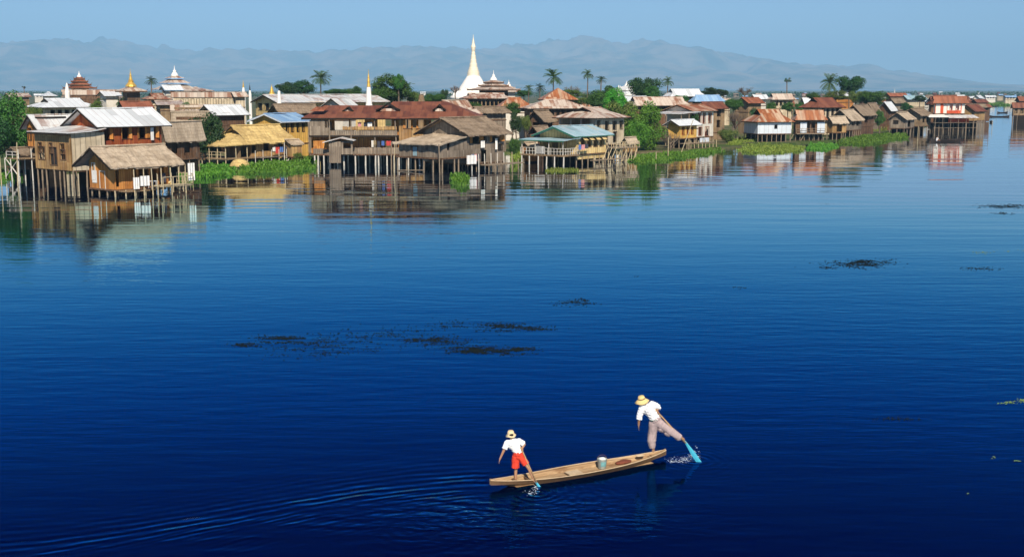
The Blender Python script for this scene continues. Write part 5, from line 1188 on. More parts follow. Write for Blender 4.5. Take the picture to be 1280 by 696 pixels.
# loose bamboo poles standing in the water
for i, (px, py, top, lean, lab) in enumerate(((2, 232, 196, 0, 'bamboo pole in the water at the left edge'), (22, 232, 178, .2, 'tall bamboo pole left of the orange plank house'), (232, 223, 205, 0, 'short pole among reeds right of the front cottage'), (246, 216, 187, .2, 'pole left of the round dark tree'), (848, 193, 150, 2.2, 'long leaning bamboo pole before the yellow hut'),
    (835, 198, 172, 0, 'pole in the reed bank left of the leaning one'), (820, 201, 190, 0, 'short pole at the front of the reed bank'), (861, 190, 174, 0, 'pole right of the leaning bamboo'), (1147, 176, 158, 0, 'pole in the water left of the dark boat'), (1246, 142, 134, 0, 'pole in the channel at the right'), (640, 208, 190, 0, 'pole at the right end of the grey house landing'), (492, 214, 180, .2, 'pole in front of the red roofed hall'), (1240, 160, 150, 0, 'mooring pole right of the red and white house'))):
    g = ground(px, py); zt = zat(top, g.y); o = MB().tube((0, 0, -1), (lean, 0, zt), .07, .05, n=6).obj('bamboo_pole', M['bamboo']); o.location = g; tag(o, lab, 'pole')

def laundry_line(h, x0_, x1_, y_, z_, cols, label, seed):
    rd = random.Random(seed); mw = Matrix.Translation(h.root.location)@Matrix.Rotation(h.root.rotation_euler[2], 4, 'Z')
    t = thing('laundry_line', label, 'laundry', mw@Vector((x0_, y_, z_)), h.root.rotation_euler[2]); L = x1_-x0_
    MB().tube((0, 0, 0), (L, 0, 0), .012, n=4).obj('cord', M['dark'], t); x = .1
    for i, c in enumerate(cols):
        w_ = rd.uniform(.35, .7); hh_ = rd.uniform(.5, 1.0)
        if x+w_ > L: break
        mb = MB(); vs_ = []; n_ = 5
        for z in (0, -hh_*.5, -hh_):
            for k in range(n_+1): vs_.append((x+w_*k/n_, .04*math.sin(k*2.1+i)*(1-z), z+.02*rd.random()))
        N_ = len(vs_); vs_ += [(a, b+.012, c_) for a, b, c_ in vs_]
        fs = [(r*(n_+1)+k, r*(n_+1)+k+1, (r+1)*(n_+1)+k+1, (r+1)*(n_+1)+k) for r in range(2) for k in range(n_)]
        mb.add(vs_, fs+[tuple(q+N_ for q in reversed(f)) for f in fs]); mb.obj('garment', M[c], t); x += w_+rd.uniform(.05, .3)
M['cl_red'] = m_plain('red_cloth', (.45, .05, .04), .9); M['cl_blue'] = m_plain('blue_cloth', (.08, .16, .40), .9); M['cl_pink'] = m_plain('pink_cloth', (.55, .25, .25), .9); M['cl_dark'] = m_plain('dark_cloth', (.05, .05, .07), .9)
laundry_line(gh, gh.L*.05, gh.L*.34, gh.y0-.9, gh.zf+1.2, ['cl_blue', 'cl_pink', 'cl_dark'], 'short line of coloured washing at the lower left of the grey plank house', 3)
laundry_line(gold, gold.L*.45, gold.L*.8, gold.y0-1.0, gold.zf+1.2, ['cloth', 'cl_red', 'cl_blue', 'cl_dark'], 'washing hung under the eaves of the golden thatched house', 4)
laundry_line(cot, cot.L*.70, cot.L*.88, cot.y0-.3, cot.zf+1.3, ['cl_dark', 'cl_red', 'cl_dark'], 'washing in the open doorways of the front thatched cottage', 6)
class _H: pass
rh = _H(); rh.root = red
laundry_line(rh, P(446), P(470), .6, z2f+1.7, ['cl_pink', 'cl_dark', 'cloth', 'cl_blue', 'cl_red'], 'washing on the upper balcony of the long hall', 7)
laundry_line(rh, P(470), P(494), .3, z1f+1.7, ['cl_dark', 'cl_blue', 'cl_red', 'cl_dark', 'cloth'], 'washing on the lower balcony of the long hall', 8)
laundry_line(gr, 0.4, 3.0, -.3, gr.zf+1.3, ['cl_blue', 'cl_pink', 'cl_dark'], 'washing at the front corner of the green trimmed house', 9)
# ---------- canoe ----------
def m_boat():
    m, nt, b, obj, x, y, z, rnd = start('canoe_planks', .75, .3)
    st = nz(nt, comb(nt, x*.9, y*16.0, z*16.0), 1.0, 5, .6); bl = nz(nt, comb(nt, x*1.4, y*3.0, z*3.0), 1.0, 4, .6)
    pid = wn(nt, comb(nt, (x*.55).floor(), (y*7.0).floor(), (z*6.0).floor()))
    c = cmix(nt, pid, (.32, .20, .105), (.47, .33, .19)); c = cmix(nt, st.step(.4, .65)*.6, c, (.24, .15, .075)); c = cmix(nt, bl.step(.46, .62)*.75, c, (.17, .085, .035))
    seam = (z*9.0).frac().lt(.08); c = cmix(nt, seam*.8, c, (.07, .04, .02))
    setc(nt, b, c); bump(nt, b, st+pid*.4, .008); return m
M['boat'] = m_boat(); M['boatdark'] = m_plain('wet_dark_wood', (.13, .075, .04), .6, dirt=.5, sc=4); M['boatpale'] = m_plain('pale_board', (.52, .40, .26), .8, dirt=.45, sc=4)
PL = ground(612.5, 600, .24); PR = ground(832, 562.5, .24)
d = PR-PL; BL = Vector((d.x, d.y, 0)).length; brz = math.atan2(d.y, d.x)
boat = thing('canoe', 'long narrow wooden canoe with pale planked inside, paddled by two people', 'canoe', (PL.x, PL.y, 0), brz)
NS = 40
def hb_(u): return .035+.365*(math.sin(math.pi*min(1, max(0, u)))**.8)
def gz(u): return .125+.115*abs(2*u-1)**3
mb = MB(); ring = 12
rows = []
for i in range(NS+1):
    u = i/NS; bw = hb_(u); g_ = gz(u); x = u*BL; bot = -.10+.30*abs(2*u-1)**4
    prof = [(-bw, g_), (-bw*.86, g_*.5), (-bw*.66, bot+.05), (-bw*.4, bot), (bw*.4, bot), (bw*.66, bot+.05), (bw*.86, g_*.5), (bw, g_),
            (bw-.035*min(1, bw*8), g_), (bw*.84-.03, g_*.5+.02), (bw*.6, bot+.085), (-bw*.6, bot+.085), (-bw*.84+.03, g_*.5+.02), (-bw+.035*min(1, bw*8), g_)]
    rows.append([(x, a, z_) for a, z_ in prof])
n = len(rows[0]); mb.add([p for r_ in rows for p in r_], [(i*n+k, i*n+(k+1) % n, (i+1)*n+(k+1) % n, (i+1)*n+k) for i in range(NS) for k in range(n)]+[tuple(range(n)), tuple(range(NS*n+n-1, NS*n-1, -1))])
hull = mb.obj('hull', M['boat'], boat); hull.data.materials.append(M['boatdark'])
for k, p in enumerate(hull.data.polygons):
    if k < NS*n and k % n < 7: p.material_index = 1
for sg in (-1, 1):
    mb = MB(); pts = [(BL*i/NS, sg*(hb_(i/NS)-.012), gz(i/NS)+.008) for i in range(NS+1)]; mb.path(pts, [.011]*len(pts), 6); mb.obj('gunwale', M['boatpale'], boat)
for a, b_ in ((0.0, .085), (.915, 1.0)):
    mb = MB(); m_ = 8; top = []
    for i in range(m_+1):
        u = a+(b_-a)*i/m_; top.append((u*BL, -(hb_(u)-.03), gz(u)-.03))
    for i in range(m_, -1, -1):
        u = a+(b_-a)*i/m_; top.append((u*BL, (hb_(u)-.03), gz(u)-.03))
    mb.slab(top, .03); mb.obj('end_deck', M['boat'], boat)
for u in (.135, .205): # thwarts near the boy
    w_ = hb_(u)*.9; MB().b2((u*BL-.035, -w_, gz(u)-.07), (u*BL+.035, w_, gz(u)-.035)).obj('thwart', M['boatdark'], boat)
for i in range(9):
    u = .27+.07*i; w_ = hb_(u)*.60; mb = MB(); mb.path([(u*BL, -hb_(u)*.87, gz(u)*.7), (u*BL, -w_, .0), (u*BL, w_, .0), (u*BL, hb_(u)*.87, gz(u)*.7)], [.014]*4, 5); mb.obj('rib', M['boat'], boat)
mb = MB()
for k in range(4): mb.b2((BL*.12, -.21+k*.108, .012+.002*k), (BL*.90, -.21+k*.108+.1, .022+.002*k))
mb.obj('floor_boards', M['boat'], boat)
bm4 = Matrix.Translation((PL.x, PL.y, 0))@Matrix.Rotation(brz, 4, 'Z')
def on_boat(px, py, z): return ground(px, py, z)
def bag_mesh(nm, c, d_, mat, seed, rz=0.0):
    mb = MB(); mb.ell((0, 0, 0), d_, nu=18, nv=12); rd = random.Random(seed)
    mb.v = [tuple(Vector(v)*(1+.35*noise.noise(Vector(v)*9+Vector((seed, 0, 0))))) for v in mb.v]
    o = mb.obj(nm, M[mat], None, True); o.location = c; o.rotation_euler = (0, 0, rz); return o
M['teal'] = m_plain('faded_teal_paint', (.16, .36, .38), .6, dirt=.4, sc=8); M['palegrey'] = m_plain('pale_bucket', (.36, .40, .37), .6, dirt=.5, sc=8)
c = on_boat(752.5, 585, .03); t = thing('bucket', 'pale bucket with teal patch standing in the middle of the canoe', 'bucket', c, .3)
mb = MB(); N = 20
prof = [(.115, 0), (.125, .02), (.15, .33), (.158, .34), (.145, .335), (.118, .03), (.0, .03)]
mb.lathe(prof, N); mb.obj('shell', M['palegrey'], t, True)
mb = MB(); vs_ = []
for j, z_ in enumerate((.10, .26)):
    for i in range(9):
        a = -2.2+i*.16; r = .1235+.028*(z_/.33)+.004; vs_.append((r*math.cos(a), r*math.sin(a), z_))
mb.add(vs_, [(i, i+1, 10+i, 9+i) for i in range(8)]); mb.obj('painted_patch', M['teal'], t)
mb = MB(); mb.path([(.155*math.cos(a), .02, .33+.13*math.sin(a)) for a in [math.pi*k/10 for k in range(11)]], [.006]*11, 5); mb.obj('handle', M['boatdark'], t); t.scale = (.86, .86, .8)
o = bag_mesh('cloth_bundle', (0, 0, .30), (.09, .07, .05), 'cloth', 3); o.location = c+Vector((0, 0, .26)); tag(o, 'crumpled whitish cloth stuffed in the top of the bucket', 'cloth')
o = MB().slab([(-.2, -.14, .03), (.2, -.14, .03), (.2, .14, .03), (-.2, .14, .03)], .02).obj('pale_board', M['boatpale']); o.location = on_boat(717, 591, .06); o.rotation_euler = (0, 0, brz); tag(o, 'pale square board lying on the canoe floor left of the bucket', 'board')
M['netred'] = m_plain('red_brown_net', (.17, .05, .03), .9, dirt=.6, sc=8)
o = bag_mesh('fishing_net', on_boat(779, 577, .06), (.26, .12, .05), 'netred', 5, brz); tag(o, 'red brown fishing net heaped in the canoe between bucket and rower', 'fishing net')
o = bag_mesh('cord_coil', on_boat(800, 569, .2), (.12, .06, .03), 'boatpale', 8, brz); tag(o, 'coiled pale cord near the right end of the canoe', 'cord')

# ---------- people ----------
M['skin'] = m_plain('tan_skin', (.36, .19, .11), .55, .4, dirt=.12, sc=6); M['skindk'] = m_plain('brown_skin', (.25, .13, .075), .55, .4, dirt=.12, sc=6)
M['hair'] = m_plain('black_hair', (.012, .010, .009), .5); M['eye'] = m_plain('eye', (.03, .02, .015), .3); M['lips'] = m_plain('lips', (.28, .10, .08), .5)
M['shirt2'] = m_plain('white_cotton', (.80, .79, .77), .9, dirt=.10, sc=10); M['shorts'] = m_plain('red_cotton', (.66, .05, .025), .9, dirt=.25, sc=10)
M['trous'] = m_plain('mauve_cotton', (.36, .28, .28), .9, dirt=.35, sc=9)
M['straw'] = m_plain('straw', (.68, .50, .22), .9, dirt=.3, sc=20); M['straw2'] = m_plain('pale_straw', (.70, .55, .33), .9, dirt=.3, sc=20)
M['paddleblue'] = m_plain('turquoise_paint', (.04, .33, .48), .5, dirt=.2, sc=8); M['shaft'] = m_plain('shaft_wood', (.38, .24, .12), .7, dirt=.4, sc=8)
m, nt, b, obj, x, y, z, rnd = start('striped_cotton', .9, .2)
s_ = ((x*.28+z)*(1/.078)).frac(); setc(nt, b, cmix(nt, s_.lt(.22)*.85, (.80, .79, .77), (.25, .28, .36))); M['striped'] = m

def fuse(name, mb, mat, parent, vox=.008, smooth=4):
    """fuse overlapping volumes to one continuous surface"""
    me = mb.mesh(name+'_src', None); o = bpy.data.objects.new(name, me); COL.objects.link(o)
    r = o.modifiers.new('r', 'REMESH'); r.mode = 'VOXEL'; r.voxel_size = vox; r.use_smooth_shade = True
    s = o.modifiers.new('s', 'SMOOTH'); s.iterations = smooth; s.factor = .6
    bpy.context.view_layer.update(); dg = bpy.context.evaluated_depsgraph_get()
    me2 = bpy.data.meshes.new_from_object(o.evaluated_get(dg)); me2.name = name
    o.modifiers.clear(); o.data = me2; bpy.data.meshes.remove(me); me2.materials.clear(); me2.materials.append(M[mat])
    for p in me2.polygons: p.use_smooth = True
    o.parent = parent; return o
def folds(o, amp, vert=0):
    me = o.data; ns = [v.normal.copy() for v in me.vertices]
    for v, n_ in zip(me.vertices, ns):
        c = v.co; q = noise.noise(Vector((c.x*17, c.y*17, c.z*5))) if vert else noise.noise(Vector((c.x*8+c.z*11, c.y*9, c.z*13-c.x*9)))
        q2 = noise.noise(c*34); v.co = c+n_*amp*((1-abs(q)*3)*.6+q2*.35)
    me.update(); return o
def limb(mb, pts, rs, n=14, tip=True, flatcap=False):
    """tapered limb with ball joints"""
    for i in range(len(pts)-1): mb.tube(pts[i], pts[i+1], rs[i], rs[i+1], n)
    for i, (p, r) in enumerate(zip(pts, rs)):
        if flatcap and i == len(pts)-1: continue
        mb.ell(p, (r*1.01, r*1.01, r*1.01), nu=n, nv=8)
def hand(mb, wrist, dirv, side, s=1.0, curl=.35):
    """palm, four unequal fingers and a thumb leaving the side of the palm"""
    f = Vector(dirv).normalized(); a = Vector(side).normalized(); a = (a-f*a.dot(f)).normalized(); nrm = f.cross(a)
    w = Vector(wrist); c = w+f*.045*s
    rot = Matrix((a, nrm, f)).transposed(); mb.ell(c, (.038*s, .017*s, .050*s), rot, 12, 8)
    for k, (off, ln) in enumerate(((-.027, .062), (-.009, .072), (.009, .068), (.026, .053))):
        p0 = w+f*.082*s+a*off*s; p1 = p0+f*ln*.5*s+nrm*curl*.012*s; p2 = p1+(f*.8+nrm*curl)*ln*.5*s
        mb.tube(w+f*.05*s+a*off*.8*s, p0, .009*s, .0088*s, 8); limb(mb, [p0, p1, p2], [.0088*s, .008*s, .0066*s], 8)
    p0 = w+f*.02*s-a*.03*s; p1 = p0-a*.028*s+f*.03*s; p2 = p1-a*.006*s+f*.03*s+nrm*.01*s; limb(mb, [p0, p1, p2], [.012*s, .0095*s, .008*s], 8)
def fist(mb, c, axis, out, s=1.0):
    """hand closed round a shaft: fingers wrap it"""
    ax = Vector(axis).normalized(); o = Vector(out).normalized(); o = (o-ax*o.dot(ax)).normalized(); sd_ = ax.cross(o); c = Vector(c)
    mb.ell(c+o*.03*s, (.036*s, .03*s, .04*s))
    for k in range(4):
        b_ = c+ax*(.028-.019*k)*s; pts = [b_+o*.03*s+sd_*.02*s, b_+sd_*.034*s, b_-o*.03*s+sd_*.012*s, b_-o*.026*s-sd_*.016*s]; limb(mb, pts, [.0095*s, .009*s, .0085*s, .0075*s], 8)
    limb(mb, [c+o*.03*s-sd_*.01*s+ax*.03*s, c-sd_*.034*s+ax*.035*s, c-sd_*.02*s-o*.028*s+ax*.03*s], [.012*s, .010*s, .009*s], 8)
def foot(mb, ankle, fwd, s=1.0):
    f = Vector(fwd).normalized(); a = Vector(ankle); side = f.cross(Vector((0, 0, 1))).normalized()
    limb(mb, [a-f*.03*s+Vector((0, 0, -.035*s)), a+f*.07*s+Vector((0, 0, -.045*s)), a+f*.14*s+Vector((0, 0, -.055*s))], [.036*s, .034*s, .026*s], 10)
    for k in range(5):
        p = a+f*.145*s+side*(-.03+.015*k)*s+Vector((0, 0, -.062*s)); limb(mb, [p, p+f*(.045-.006*k)*s], [.0105*s if k else .013*s, .009*s], 7)
def face(root, c, fwd, up, s, skinmat):
    f = Vector(fwd).normalized(); u = Vector(up).normalized(); r = f.cross(u).normalized(); c = Vector(c)
    for sg in (-1, 1):
        MB().ell(c+f*.083*s+r*sg*.032*s+u*.005*s, (.014*s, .014*s, .010*s), nu=10, nv=6).obj('eye', M['eye'], root, True)
    MB().ell(c+f*.090*s-u*.052*s, (.022*s, .012*s, .007*s), Matrix((r, f, u)).transposed(), 12, 6).obj('mouth', M['lips'], root, True)
def headmesh(mb, c, fwd, up, s):
    f = Vector(fwd).normalized(); u = Vector(up).normalized(); r = f.cross(u).normalized(); c = Vector(c); rot = Matrix((r, f, u)).transposed()
    mb.ell(c+u*.02*s, (.074*s, .092*s, .092*s), rot, 18, 12); mb.ell(c+f*.025*s-u*.05*s, (.052*s, .058*s, .055*s), rot)
    mb.tube(c+f*.088*s+u*.005*s, c+f*.108*s-u*.025*s, .009*s, .015*s, 8); mb.ell(c+f*.104*s-u*.026*s, (.016*s, .014*s, .012*s), rot, 10, 6)
    for sg in (-1, 1): mb.ell(c+r*sg*.076*s-u*.008*s-f*.005*s, (.010*s, .022*s, .032*s), rot, 10, 8)
def hairmesh(root, c, fwd, up, s):
    f = Vector(fwd).normalized(); u = Vector(up).normalized(); r = f.cross(u).normalized(); c = Vector(c); rot = Matrix((r, f, u)).transposed()
    mb = MB(); mb.ell(c+u*.022*s-f*.016*s, (.083*s, .094*s, .095*s), rot, 20, 14); o = fuse('hair', mb, 'hair', root, .006, 2); return o
def paddle(name, top, grip, tip, label, s=1.0, out=(0, -1, 0)):
    top, grip, tip = map(Vector, (top, grip, tip)); t = thing(name, label, 'paddle', top)
    mb = MB(); mb.tube((0, 0, 0), grip-top+(tip-grip)*.08, .019*s, .021*s, 10); mb.ell((0, 0, 0), (.026*s,)*3); mb.obj('shaft', M['shaft'], t, True)
    d_ = (tip-grip); a = d_.normalized(); o = Vector(out); sd_ = a.cross(o).normalized(); nn = a.cross(sd_)
    mb = MB(); vs_ = []; n_ = 10
    for i in range(n_+1):
        u = i/n_; w_ = (.026+.036*min(1, u*2)**1.2)*s*(1 if u < .93 else .8); p = grip-top+d_*u
        th = .016*s*(1-.55*u)
        vs_ += [p-sd_*w_, p-nn*th, p+sd_*w_, p+nn*th]
    mb.add(vs_, [(i*4+k, i*4+(k+1) % 4, i*4+4+(k+1) % 4, i*4+4+k) for i in range(n_) for k in range(4)]+[(3, 2, 1, 0), tuple(range(n_*4, n_*4+4))]); mb.obj('blade', M['paddleblue'], t)
    return t
# --- adult rower at the right end ---
dk = ground(816.5, 564.5, gz(.94)-.0); t = per = thing('person', 'person in striped shirt, mauve trousers and straw hat rowing with one leg', 'person', dk)
fS, kS, hS = (0, .02, .06), (-.015, .05, .44), (.015, .02, .82); fP, kP, hP = (.80, -.14, .40), (.47, -.13, .61), (.16, -.02, .80)
hipc, wst, chs, nck, hd = (.085, 0, .86), (.0, 0, 1.00), (-.13, .02, 1.20), (-.22, .04, 1.34), (-.305, .06, 1.405)
sL, eL, wL = (-.32, .02, 1.26), (-.40, -.03, 1.00), (-.415, -.03, .76); sR, eR, wR = (-.045, .04, 1.335), (.145, .08, 1.24), (.075, -.0, 1.15)
ptop, pgr, ptip = Vector((.035, -.05, 1.20)), Vector((.83, -.19, .36)), Vector((1.29, -.27, -.31))
mb = MB(); limb(mb, [fS, kS, hS], [.042, .056, .085]); limb(mb, [fP, kP, hP], [.040, .056, .085])
mb.ell(hipc, (.15, .11, .13)); limb(mb, [hipc, wst, chs], [.12, .115, .135]); mb.ell(chs, (.155, .11, .15), Matrix.Rotation(rad(-38), 3, 'Y'))
limb(mb, [chs, nck], [.09, .055]); limb(mb, [nck, hd], [.052, .05]); limb(mb, [chs, sL, eL, wL], [.10, .062, .045, .029]); limb(mb, [chs, sR, eR, wR], [.10, .062, .045, .029])
headmesh(mb, hd, (-.25, .95, -.12), (-.45, .0, 1), 1.0); hand(mb, wL, (.0, -.05, -1), (0, 1, 0), 1.0)
fist(mb, ptop+(pgr-ptop)*.09, ptop-pgr, Vector(wR)-ptop); foot(mb, fS, (.25, 1, 0)); foot(mb, fP, (.75, .0, -.55), .95)
fuse('body', mb, 'skindk', t, .007)
hairmesh(t, hd, (-.25, .95, -.12), (-.45, 0, 1), 1.0); face(t, hd, (-.25, .95, -.12), (-.45, 0, 1), 1.0, 'skindk')
mb = MB(); limb(mb, [wst, chs], [.145, .165]); mb.ell(chs, (.19, .135, .18), Matrix.Rotation(rad(-38), 3, 'Y')); mb.tube((.045, 0, .93), wst, .155, .15, 18)
limb(mb, [chs, sL, (-.395, -.025, 1.02)], [.13, .088, .078], flatcap=True); mb.tube((-.395, -.025, 1.02), (-.405, -.03, .93), .078, .082, 14); limb(mb, [chs, sR, eR], [.13, .088, .074], flatcap=True); mb.tube(eR, Vector(eR).lerp(Vector(wR), .3), .074, .07, 14)
limb(mb, [chs, Vector(nck)*.98+Vector((0, 0, .0))], [.12, .07], flatcap=True)
mb.v = [tuple(Vector(v)+Vector((1, 1, 1))*0 ) for v in mb.v]; folds(fuse('shirt', mb, 'striped', t, .009, 3), .014)
mb = MB(); mb.tube((.02, 0, .965), (.06, 0, .90), .152, .165, 18); mb.ell((.085, 0, .84), (.185, .145, .15)); limb(mb, [(.0, .01, .80), (-.03, .04, .50)], [.135, .115]); mb.tube((-.03, .04, .50), (-.055, .03, .30), .12, .118, 16); mb.tube((-.055, .03, .32), (-.02, .02, .10), .12, .085, 16); mb.ell((-.045, .03, .32), (.125, .12, .10))
limb(mb, [(.14, -.01, .82), (.44, -.10, .63)], [.135, .105]); mb.tube((.44, -.10, .63), (.72, -.14, .44), .11, .082, 16); mb.ell((.66, -.13, .43), (.10, .08, .07)); mb.ell((.40, -.08, .56), (.13, .09, .10)); mb.ell((.24, -.02, .68), (.14, .11, .13))
mb.v = [tuple(Vector(v)+Vector((1, .6, .3))*.018*noise.noise(Vector((v[0]*11, v[1]*11, v[2]*4)))) for v in mb.v]; folds(fuse('trousers', mb, 'trous', t, .010, 3), .009, 1)
mb = MB().tube((.028, 0, .95), (.034, 0, .925), .158, .160, 20); mb.obj('belt', M['green'], t, True)
def hat(root, c, up, brim, crown_r, h, mat, droop=.3, band=True):
    mb = MB(); mb.lathe([(crown_r*.2, h), (crown_r*.75, h*.97), (crown_r*.95, h*.6), (crown_r, h*.15), (brim*.7, 0-.01), (brim, -brim*droop), (brim*.98, -brim*droop-.008), (brim*.68, -.022), (crown_r*.9, -.01)], 28)
    mb.v = [tuple(Vector(v)+Vector((0, 0, .012*math.sin(math.atan2(v[1], v[0])*3))) if Vector(v[:2]).length > brim*.6 else v) for v in mb.v]
    o = mb.obj('hat', M[mat], root, True); o.location = c; o.rotation_euler = Vector(up).to_track_quat('Z', 'Y').to_euler()
    if not band: return o
    b_ = MB().lathe([(crown_r*1.02, h*.12), (crown_r*1.01, h*.38)], 28).obj('hat_band', M['brown'], o, True); return o
hat(t, Vector(hd)+Vector((-.03, 0, .055)), (-.22, -.12, 1), .205, .10, .105, 'straw')
paddle('paddle', dk+ptop, dk+pgr, dk+ptip, 'paddle with turquoise blade hooked by the leg of the person in mauve trousers')
# --- boy at the left end ---
dk2 = ground(644.5, 602.5, .04); t = per2 = thing('person', 'boy in white shirt, red shorts and straw hat rowing with one leg', 'person', dk2)
fS, kS, hS = (0, .0, .055), (.005, .03, .37), (.02, .0, .68); fP, kP, hP = (.47, -.13, .12), (.33, -.10, .42), (.13, -.01, .68)
hipc, wst, chs, nck, hd = (.07, 0, .73), (.045, 0, .84), (-.05, .02, 1.01), (-.095, .03, 1.13), (-.115, .045, 1.225)
sL, eL, wL = (-.215, .0, 1.05), (-.31, -.03, .84), (-.40, -.05, .64); sR, eR, wR = (.085, .03, 1.085), (.225, .06, .99), (.17, -.01, .91)
ptop, pgr, ptip = Vector((.135, -.07, .945)), Vector((.515, -.19, .09)), Vector((.80, -.30, -.36))
mb = MB(); limb(mb, [fS, kS, hS], [.034, .045, .068]); limb(mb, [fP, kP, hP], [.033, .045, .068]); mb.ell(hipc, (.12, .09, .10)); limb(mb, [hipc, wst, chs], [.098, .092, .108])
mb.ell(chs, (.125, .088, .12), Matrix.Rotation(rad(-22), 3, 'Y')); limb(mb, [chs, nck], [.07, .045]); limb(mb, [nck, hd], [.042, .04]); limb(mb, [chs, sL, eL, wL], [.08, .048, .036, .024]); limb(mb, [chs, sR, eR, wR], [.08, .048, .036, .024])
headmesh(mb, hd, (.05, 1, -.1), (-.12, 0, 1), .93); hand(mb, wL, (-.28, -.1, -.95), (0, 1, 0), .85); fist(mb, ptop+(pgr-ptop)*.07, ptop-pgr, Vector(wR)-ptop, .85); foot(mb, fS, (.15, 1, 0), .85); foot(mb, fP, (.5, .2, -.6), .82)
fuse('body', mb, 'skin', t, .006); hairmesh(t, hd, (.05, 1, -.1), (-.12, 0, 1), .93); face(t, hd, (.05, 1, -.1), (-.12, 0, 1), .93, 'skin')
mb = MB(); limb(mb, [wst, chs], [.118, .135]); mb.ell(chs, (.165, .112, .15), Matrix.Rotation(rad(-22), 3, 'Y')); mb.tube((.065, 0, .79), wst, .128, .12, 18)
limb(mb, [chs, sL], [.11, .072]); mb.tube(sL, Vector(sL).lerp(Vector(eL), .72), .070, .072, 14); limb(mb, [chs, sR], [.11, .072]); mb.tube(sR, Vector(sR).lerp(Vector(eR), .85), .070, .068, 14); limb(mb, [chs, nck], [.10, .058], flatcap=True)
mb.v = [tuple(Vector(v)+Vector((1, 1, 1))*0) for v in mb.v]; folds(fuse('shirt', mb, 'shirt2', t, .008, 3), .012)
mb = MB(); mb.tube((.06, 0, .83), (.07, 0, .74), .118, .14, 18); mb.ell((.072, 0, .70), (.15, .118, .11)); mb.tube((.005, 0, .70), (-.005, .02, .39), .10, .098, 16); mb.tube((.13, -.01, .70), (.27, -.07, .50), .105, .09, 16)
mb.v = [tuple(Vector(v)+Vector((1, .6, .3))*.012*noise.noise(Vector((v[0]*12, v[1]*12, v[2]*5)))) for v in mb.v]; folds(fuse('shorts', mb, 'shorts', t, .008, 2), .012, 1)
hat(t, Vector(hd)+Vector((-.01, 0, .05)), (-.08, -.15, 1), .135, .088, .085, 'straw2', .35, False)
paddle('paddle', dk2+ptop, dk2+pgr, dk2+ptip, 'paddle with turquoise blade hooked by the leg of the boy in red shorts', .8)
# --- splashes ---
m, nt, b, obj, x, y, z, rnd = start('foam', .15, .5); b.inputs['Base Color'].default_value = (.75, .84, .92, 1); b.inputs['Transmission Weight'].default_value = .35; b.inputs['IOR'].default_value = 1.33; M['foam'] = m
def splash(blobs, label, seed):
    rd = random.Random(seed); mb = MB()
    for px, py, wx, wy, k, hgt in blobs:
        for _ in range(int(k*.6)):
            g = ground(px+rd.gauss(0, .5)*wx, py+rd.gauss(0, .5)*wy); r = .0018+.0085*rd.random()**2.5*(1.3 if rd.random() < .12 else 1); st = rd.uniform(1, 3.2); a = rd.gauss(0, .5)
            mb.ell((g.x, g.y, max(.0, rd.gauss(0, hgt))), (r*st, r, r*.7), Matrix.Rotation(a, 3, 'Z'), 6, 4)
    o = mb.obj('splash', M['foam'], None, True); return tag(o, label, 'splash', kind='stuff')
splash([(866, 571, 9, 3, 220, .05), (856, 574, 9, 4, 150, .02), (845, 577, 14, 1.5, 110, .008), (848, 574, 20, 3.5, 160, .004), (867, 567, 5, 3, 60, .07)], 'white splash where the right paddle enters the water', 3)
splash([(668, 612, 5, 3, 70, .03), (662, 616, 8, 3, 50, .01), (669, 607, 3, 3, 30, .05)], 'white splash where the left paddle enters the water', 4)
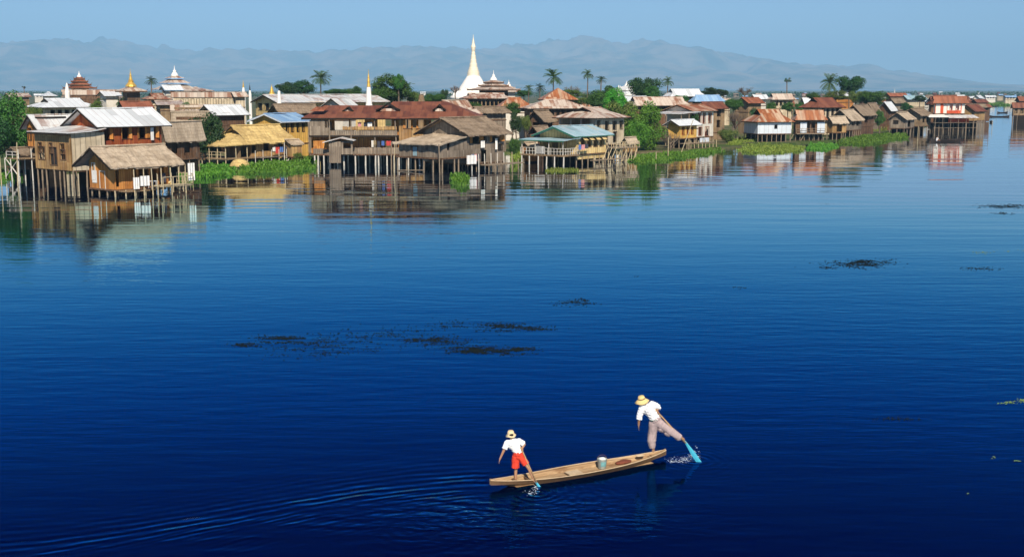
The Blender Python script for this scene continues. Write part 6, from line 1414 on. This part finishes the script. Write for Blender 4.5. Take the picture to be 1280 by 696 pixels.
# ---------- far boats ----------
M['tarred'] = m_plain('tarred_wood', (.03, .022, .018), .6, dirt=.4)
def small_boat(loc, rz, L, label, mat='tarred', sc=1.0):
    t = thing('boat', label, 'boat', loc, rz); mb = MB(); rows = []; n_ = 16
    for i in range(n_+1):
        u = i/n_; w_ = .04+.5*math.sin(math.pi*u)**.6; g_ = .35+.35*abs(2*u-1)**3; x_ = (u-.5)*L
        rows.append([(x_, -w_, g_), (x_, -w_*.6, -.1), (x_, w_*.6, -.1), (x_, w_, g_), (x_, w_*.85, g_-.02), (x_, w_*.5, .05), (x_, -w_*.5, .05), (x_, -w_*.85, g_-.02)])
    mb.add([p for r_ in rows for p in r_], [(i*8+k, i*8+(k+1) % 8, i*8+8+(k+1) % 8, i*8+8+k) for i in range(n_) for k in range(8)]+[tuple(range(8)), tuple(range(n_*8+7, n_*8-1, -1))]); mb.obj('hull', M[mat], t)
    for u in (-.2, .1, .3): MB().b2((u*L-.1, -.42, .25), (u*L+.1, .42, .3)).obj('thwart', M['boatdark'], t)
    return t
g = ground(1182, 177); small_boat(g, rad(8), 6.2, 'dark boat with a seated person in white, gliding before the red and white house')
def sitter(loc, label, shirt='shirt2', s=1.0, rz=0):
    t = thing('person', label, 'person', loc, rz); mb = MB()
    limb(mb, [(0, 0, .1), (0, .02, .35), (0, .03, .55)], [.14, .13, .14]); limb(mb, [(0, .03, .55), (0, .03, .66)], [.07, .05]); mb.ell((0, .03, .78), (.085, .1, .12)); mb.ell((0, .14, .77), (.016, .02, .016))
    for sg in (-1, 1):
        limb(mb, [(sg*.09, 0, .08), (sg*.16, .42, .28), (sg*.14, .5, .0)], [.09, .07, .045]); limb(mb, [(0, .03, .52), (sg*.2, .04, .5), (sg*.26, .2, .3), (sg*.2, .4, .28)], [.08, .06, .045, .03]); hand(mb, (sg*.2, .4, .28), (0, 1, -.3), (sg, 0, 0), 1.0)
    fuse('body', mb, 'skindk', t, .012)
    mb = MB(); limb(mb, [(0, 0, .12), (0, .03, .54)], [.165, .16], flatcap=True)
    for sg in (-1, 1): limb(mb, [(0, .03, .52), (sg*.2, .04, .5), (sg*.24, .14, .38)], [.1, .08, .07], flatcap=True)
    fuse('shirt', mb, shirt, t, .012, 2); mb = MB(); mb.ell((0, .015, .80), (.095, .105, .11)); mb.obj('hair', M['hair'], t, True); t.scale = (s, s, s); return t
g2 = ground(1171, 176.5, .25); sitter(g2, 'person in white shirt seated at the left end of the dark boat', rz=rad(-80), s=1.1)
g = ground(1249, 146.5); small_boat(g, rad(-12), 7, 'dark boat moored by the channel hut at the right edge')
g = ground(1239, 153.5); small_boat(g, rad(70), 5.5, 'dark boat moored at the right end of the red and white house')
g = ground(1253, 141.5); small_boat(g, rad(25), 6, 'second dark boat beside the channel hut')
g = ground(1240, 133.5); small_boat(g, rad(10), 6, 'tiny dark boat at the far bank of the channel')
print('objects', len(bpy.data.objects))
